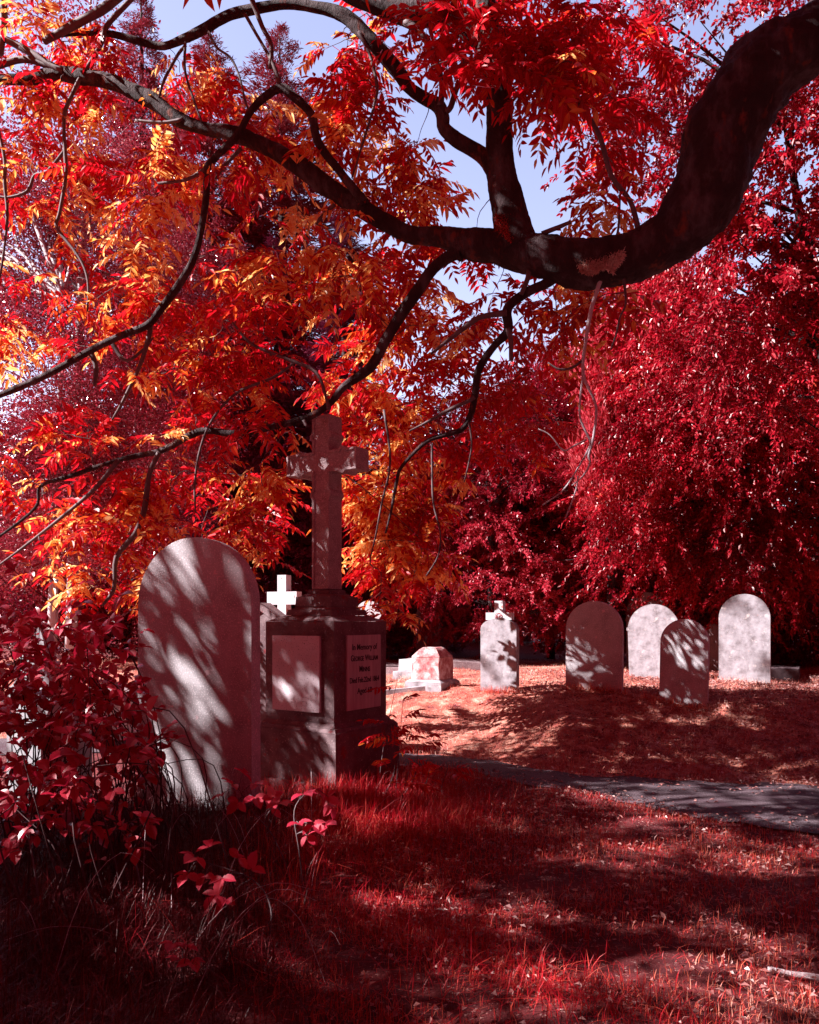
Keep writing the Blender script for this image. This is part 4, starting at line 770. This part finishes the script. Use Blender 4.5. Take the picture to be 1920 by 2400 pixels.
bramble('bramble spray standing right of the berry spray, before the plinth', [(715, 2130, 3.9), (702, 2000, 3.95), (690, 1900, 4.), (725, 1850, 4.1)], [(712, 1862, 4), (738, 1850, 4.1), (770, 1868, 4.1), (772, 1890, 4.1), (700, 1930, 3.9), (735, 1935, 3.9), (722, 1960, 3.9), (765, 1935, 3.9)], .082)
bramble('long arching bramble cane with a hanging cluster of leaves in the dark grass', [(560, 2330, 3.2), (620, 2230, 3.3), (635, 2130, 3.4), (590, 2060, 3.5), (480, 2020, 3.6), (440, 2000, 3.6)], [(490, 1985, 3.5), (455, 2010, 3.5), (440, 2050, 3.5), (480, 2055, 3.5), (560, 2010, 3.5), (590, 2035, 3.5), (520, 2060, 3.4), (505, 2100, 3.4), (530, 2110, 3.4), (495, 2135, 3.4)], .082)
bramble('low bramble sprig with four pinkish leaves near the bottom left', [(420, 2370, 2.9), (425, 2290, 3), (428, 2230, 3.05)], [(405, 2212, 3), (435, 2218, 3), (420, 2250, 3), (448, 2255, 2.95)], .066)
bramble('bramble sprig with two pale leaves left of the headstone foot', [(330, 2080, 3.6), (310, 1990, 3.7), (290, 1950, 3.7)], [(262, 1950, 3.7), (285, 1935, 3.7), (330, 1915, 3.8), (350, 1925, 3.8)], .075)
bramble('bramble spray at the very left edge of the frame', [(90, 2100, 3.4), (70, 1980, 3.5), (40, 1900, 3.6)], [(20, 1885, 3.6), (50, 1865, 3.6), (95, 1910, 3.6), (125, 1920, 3.6), (55, 1955, 3.5), (35, 1990, 3.5), (20, 2000, 3.4)], .085)
bramble('large-leaved bramble crossing the left edge of the tall headstone', [(250, 2000, 4.3), (300, 1850, 4.5), (330, 1760, 4.6)], [(320, 1700, 4.6), (345, 1725, 4.6), (300, 1752, 4.5), (330, 1765, 4.5), (360, 1750, 4.5), (385, 1722, 4.5), (395, 1705, 4.6), (410, 1735, 4.5)], .09)
# thicket filling the left edge
def thicket(label, cx, cy, rx, ry, d0, d1, n, size, ncane, x1=330):
    g, w_ = Geo(), Geo(); B = []
    while len(B) < n:
        px, py, d = cx+rng.normal()*rx, cy+rng.normal()*ry, rng.uniform(d0, d1)
        if px < x1 and mnoise.noise(Vector((px*.012, py*.016, d)))+rng.uniform(-.2, .5) > .0: B.append(P(px, py, d))
    B = np.array(B); trifoliate(g, B, np.array([.15, -.5, -.1])+rvec(n)*.9, size*rng.uniform(.6, 1.2, n))
    e = empty('bramble_thicket', (*P(cx, 0, d0)[:2], 0))
    for k in rng.choice(n, ncane, replace=False):
        b = B[k]; r0 = np.array([b[0]+rng.normal()*.25, b[1]+rng.normal()*.25, 0.]); tube(w_, [r0, (r0+b)/2+rng.normal(size=3)*.12+[0, 0, .15], b], [.005, .0035, .002], 5, 4, 0, False)
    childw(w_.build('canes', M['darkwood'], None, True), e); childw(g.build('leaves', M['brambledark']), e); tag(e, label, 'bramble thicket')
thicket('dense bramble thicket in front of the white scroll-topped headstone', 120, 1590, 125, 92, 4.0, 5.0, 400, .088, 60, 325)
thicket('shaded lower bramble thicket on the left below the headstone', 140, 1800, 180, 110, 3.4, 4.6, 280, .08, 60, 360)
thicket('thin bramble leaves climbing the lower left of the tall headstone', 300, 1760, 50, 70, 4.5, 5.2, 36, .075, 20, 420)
# feathery seedlings right of the plinth
g, w_ = Geo(), Geo(); lb2, ld2 = [], []
for px, py, d in ((945, 1640, 6.2), (925, 1720, 6.1), (980, 1735, 6.2), (1010, 1790, 6.1), (960, 1800, 5.9), (930, 1600, 6.4), (1050, 1800, 6.3)):
    t = P(px, py, d); b = np.array([t[0]-.12+rng.normal()*.06, d-.05, float(ground(t[0], d))]); tube(w_, [b, (b+t)/2+rng.normal(size=3)*.04, t], [.004, .003, .002], 5, 3, 0, False)
    for _ in range(5): lb2.append(b+(t-b)*rng.uniform(.5, 1)); ld2.append(rvec(1)[0]*[1, .6, .4]+[0, 0, .3])
pinnate(g, np.array(lb2), np.array(ld2), rng.uniform(.14, .24, len(lb2)), 5, .3, .3)
e = empty('sapling', (-.02, 6.1, 0)); childw(w_.build('stems', M['twig'], None, True), e); childw(g.build('leaves', M['redleaf']), e); tag(e, 'small feather-leaved saplings sprouting right of the monument plinth', 'sapling')
# stray bent stems in the grass
g = Geo()
for _ in range(42):
    x, y = rng.uniform(-2.4, -.25), rng.uniform(2.7, 5.6); h = rng.uniform(.12, .5); a_ = rng.uniform(0, 6.28); L1 = rng.uniform(.1, .5)
    b = np.array([x, y, float(ground(x, y))]); o = np.array([math.cos(a_), math.sin(a_), 0])
    tube(g, [b, b+o*L1*.35+[0, 0, h*.7], b+o*L1*.8+[0, 0, h], b+o*L1*1.2+[0, 0, h*.8]], [.0016, .0014, .001, .0007], 4, 3, 0, False)
tag(g.build('dry_stems', M['crossstone']), 'thin dry bent stalks tangled through the long grass', 'stalks', kind='stuff')
g = Geo(); tube(g, [P(1800, 2270, 3.22)+[0, 0, .0], P(1850, 2283, 3.2), P(1905, 2290, 3.18), P(1960, 2300, 3.15)], [.010, .013, .014, .015], 8, 4, .15)
tag(g.build('fallen_stick', M['crossstone'], None, True), 'pale fallen stick lying in sunlit grass at the bottom right', 'stick')
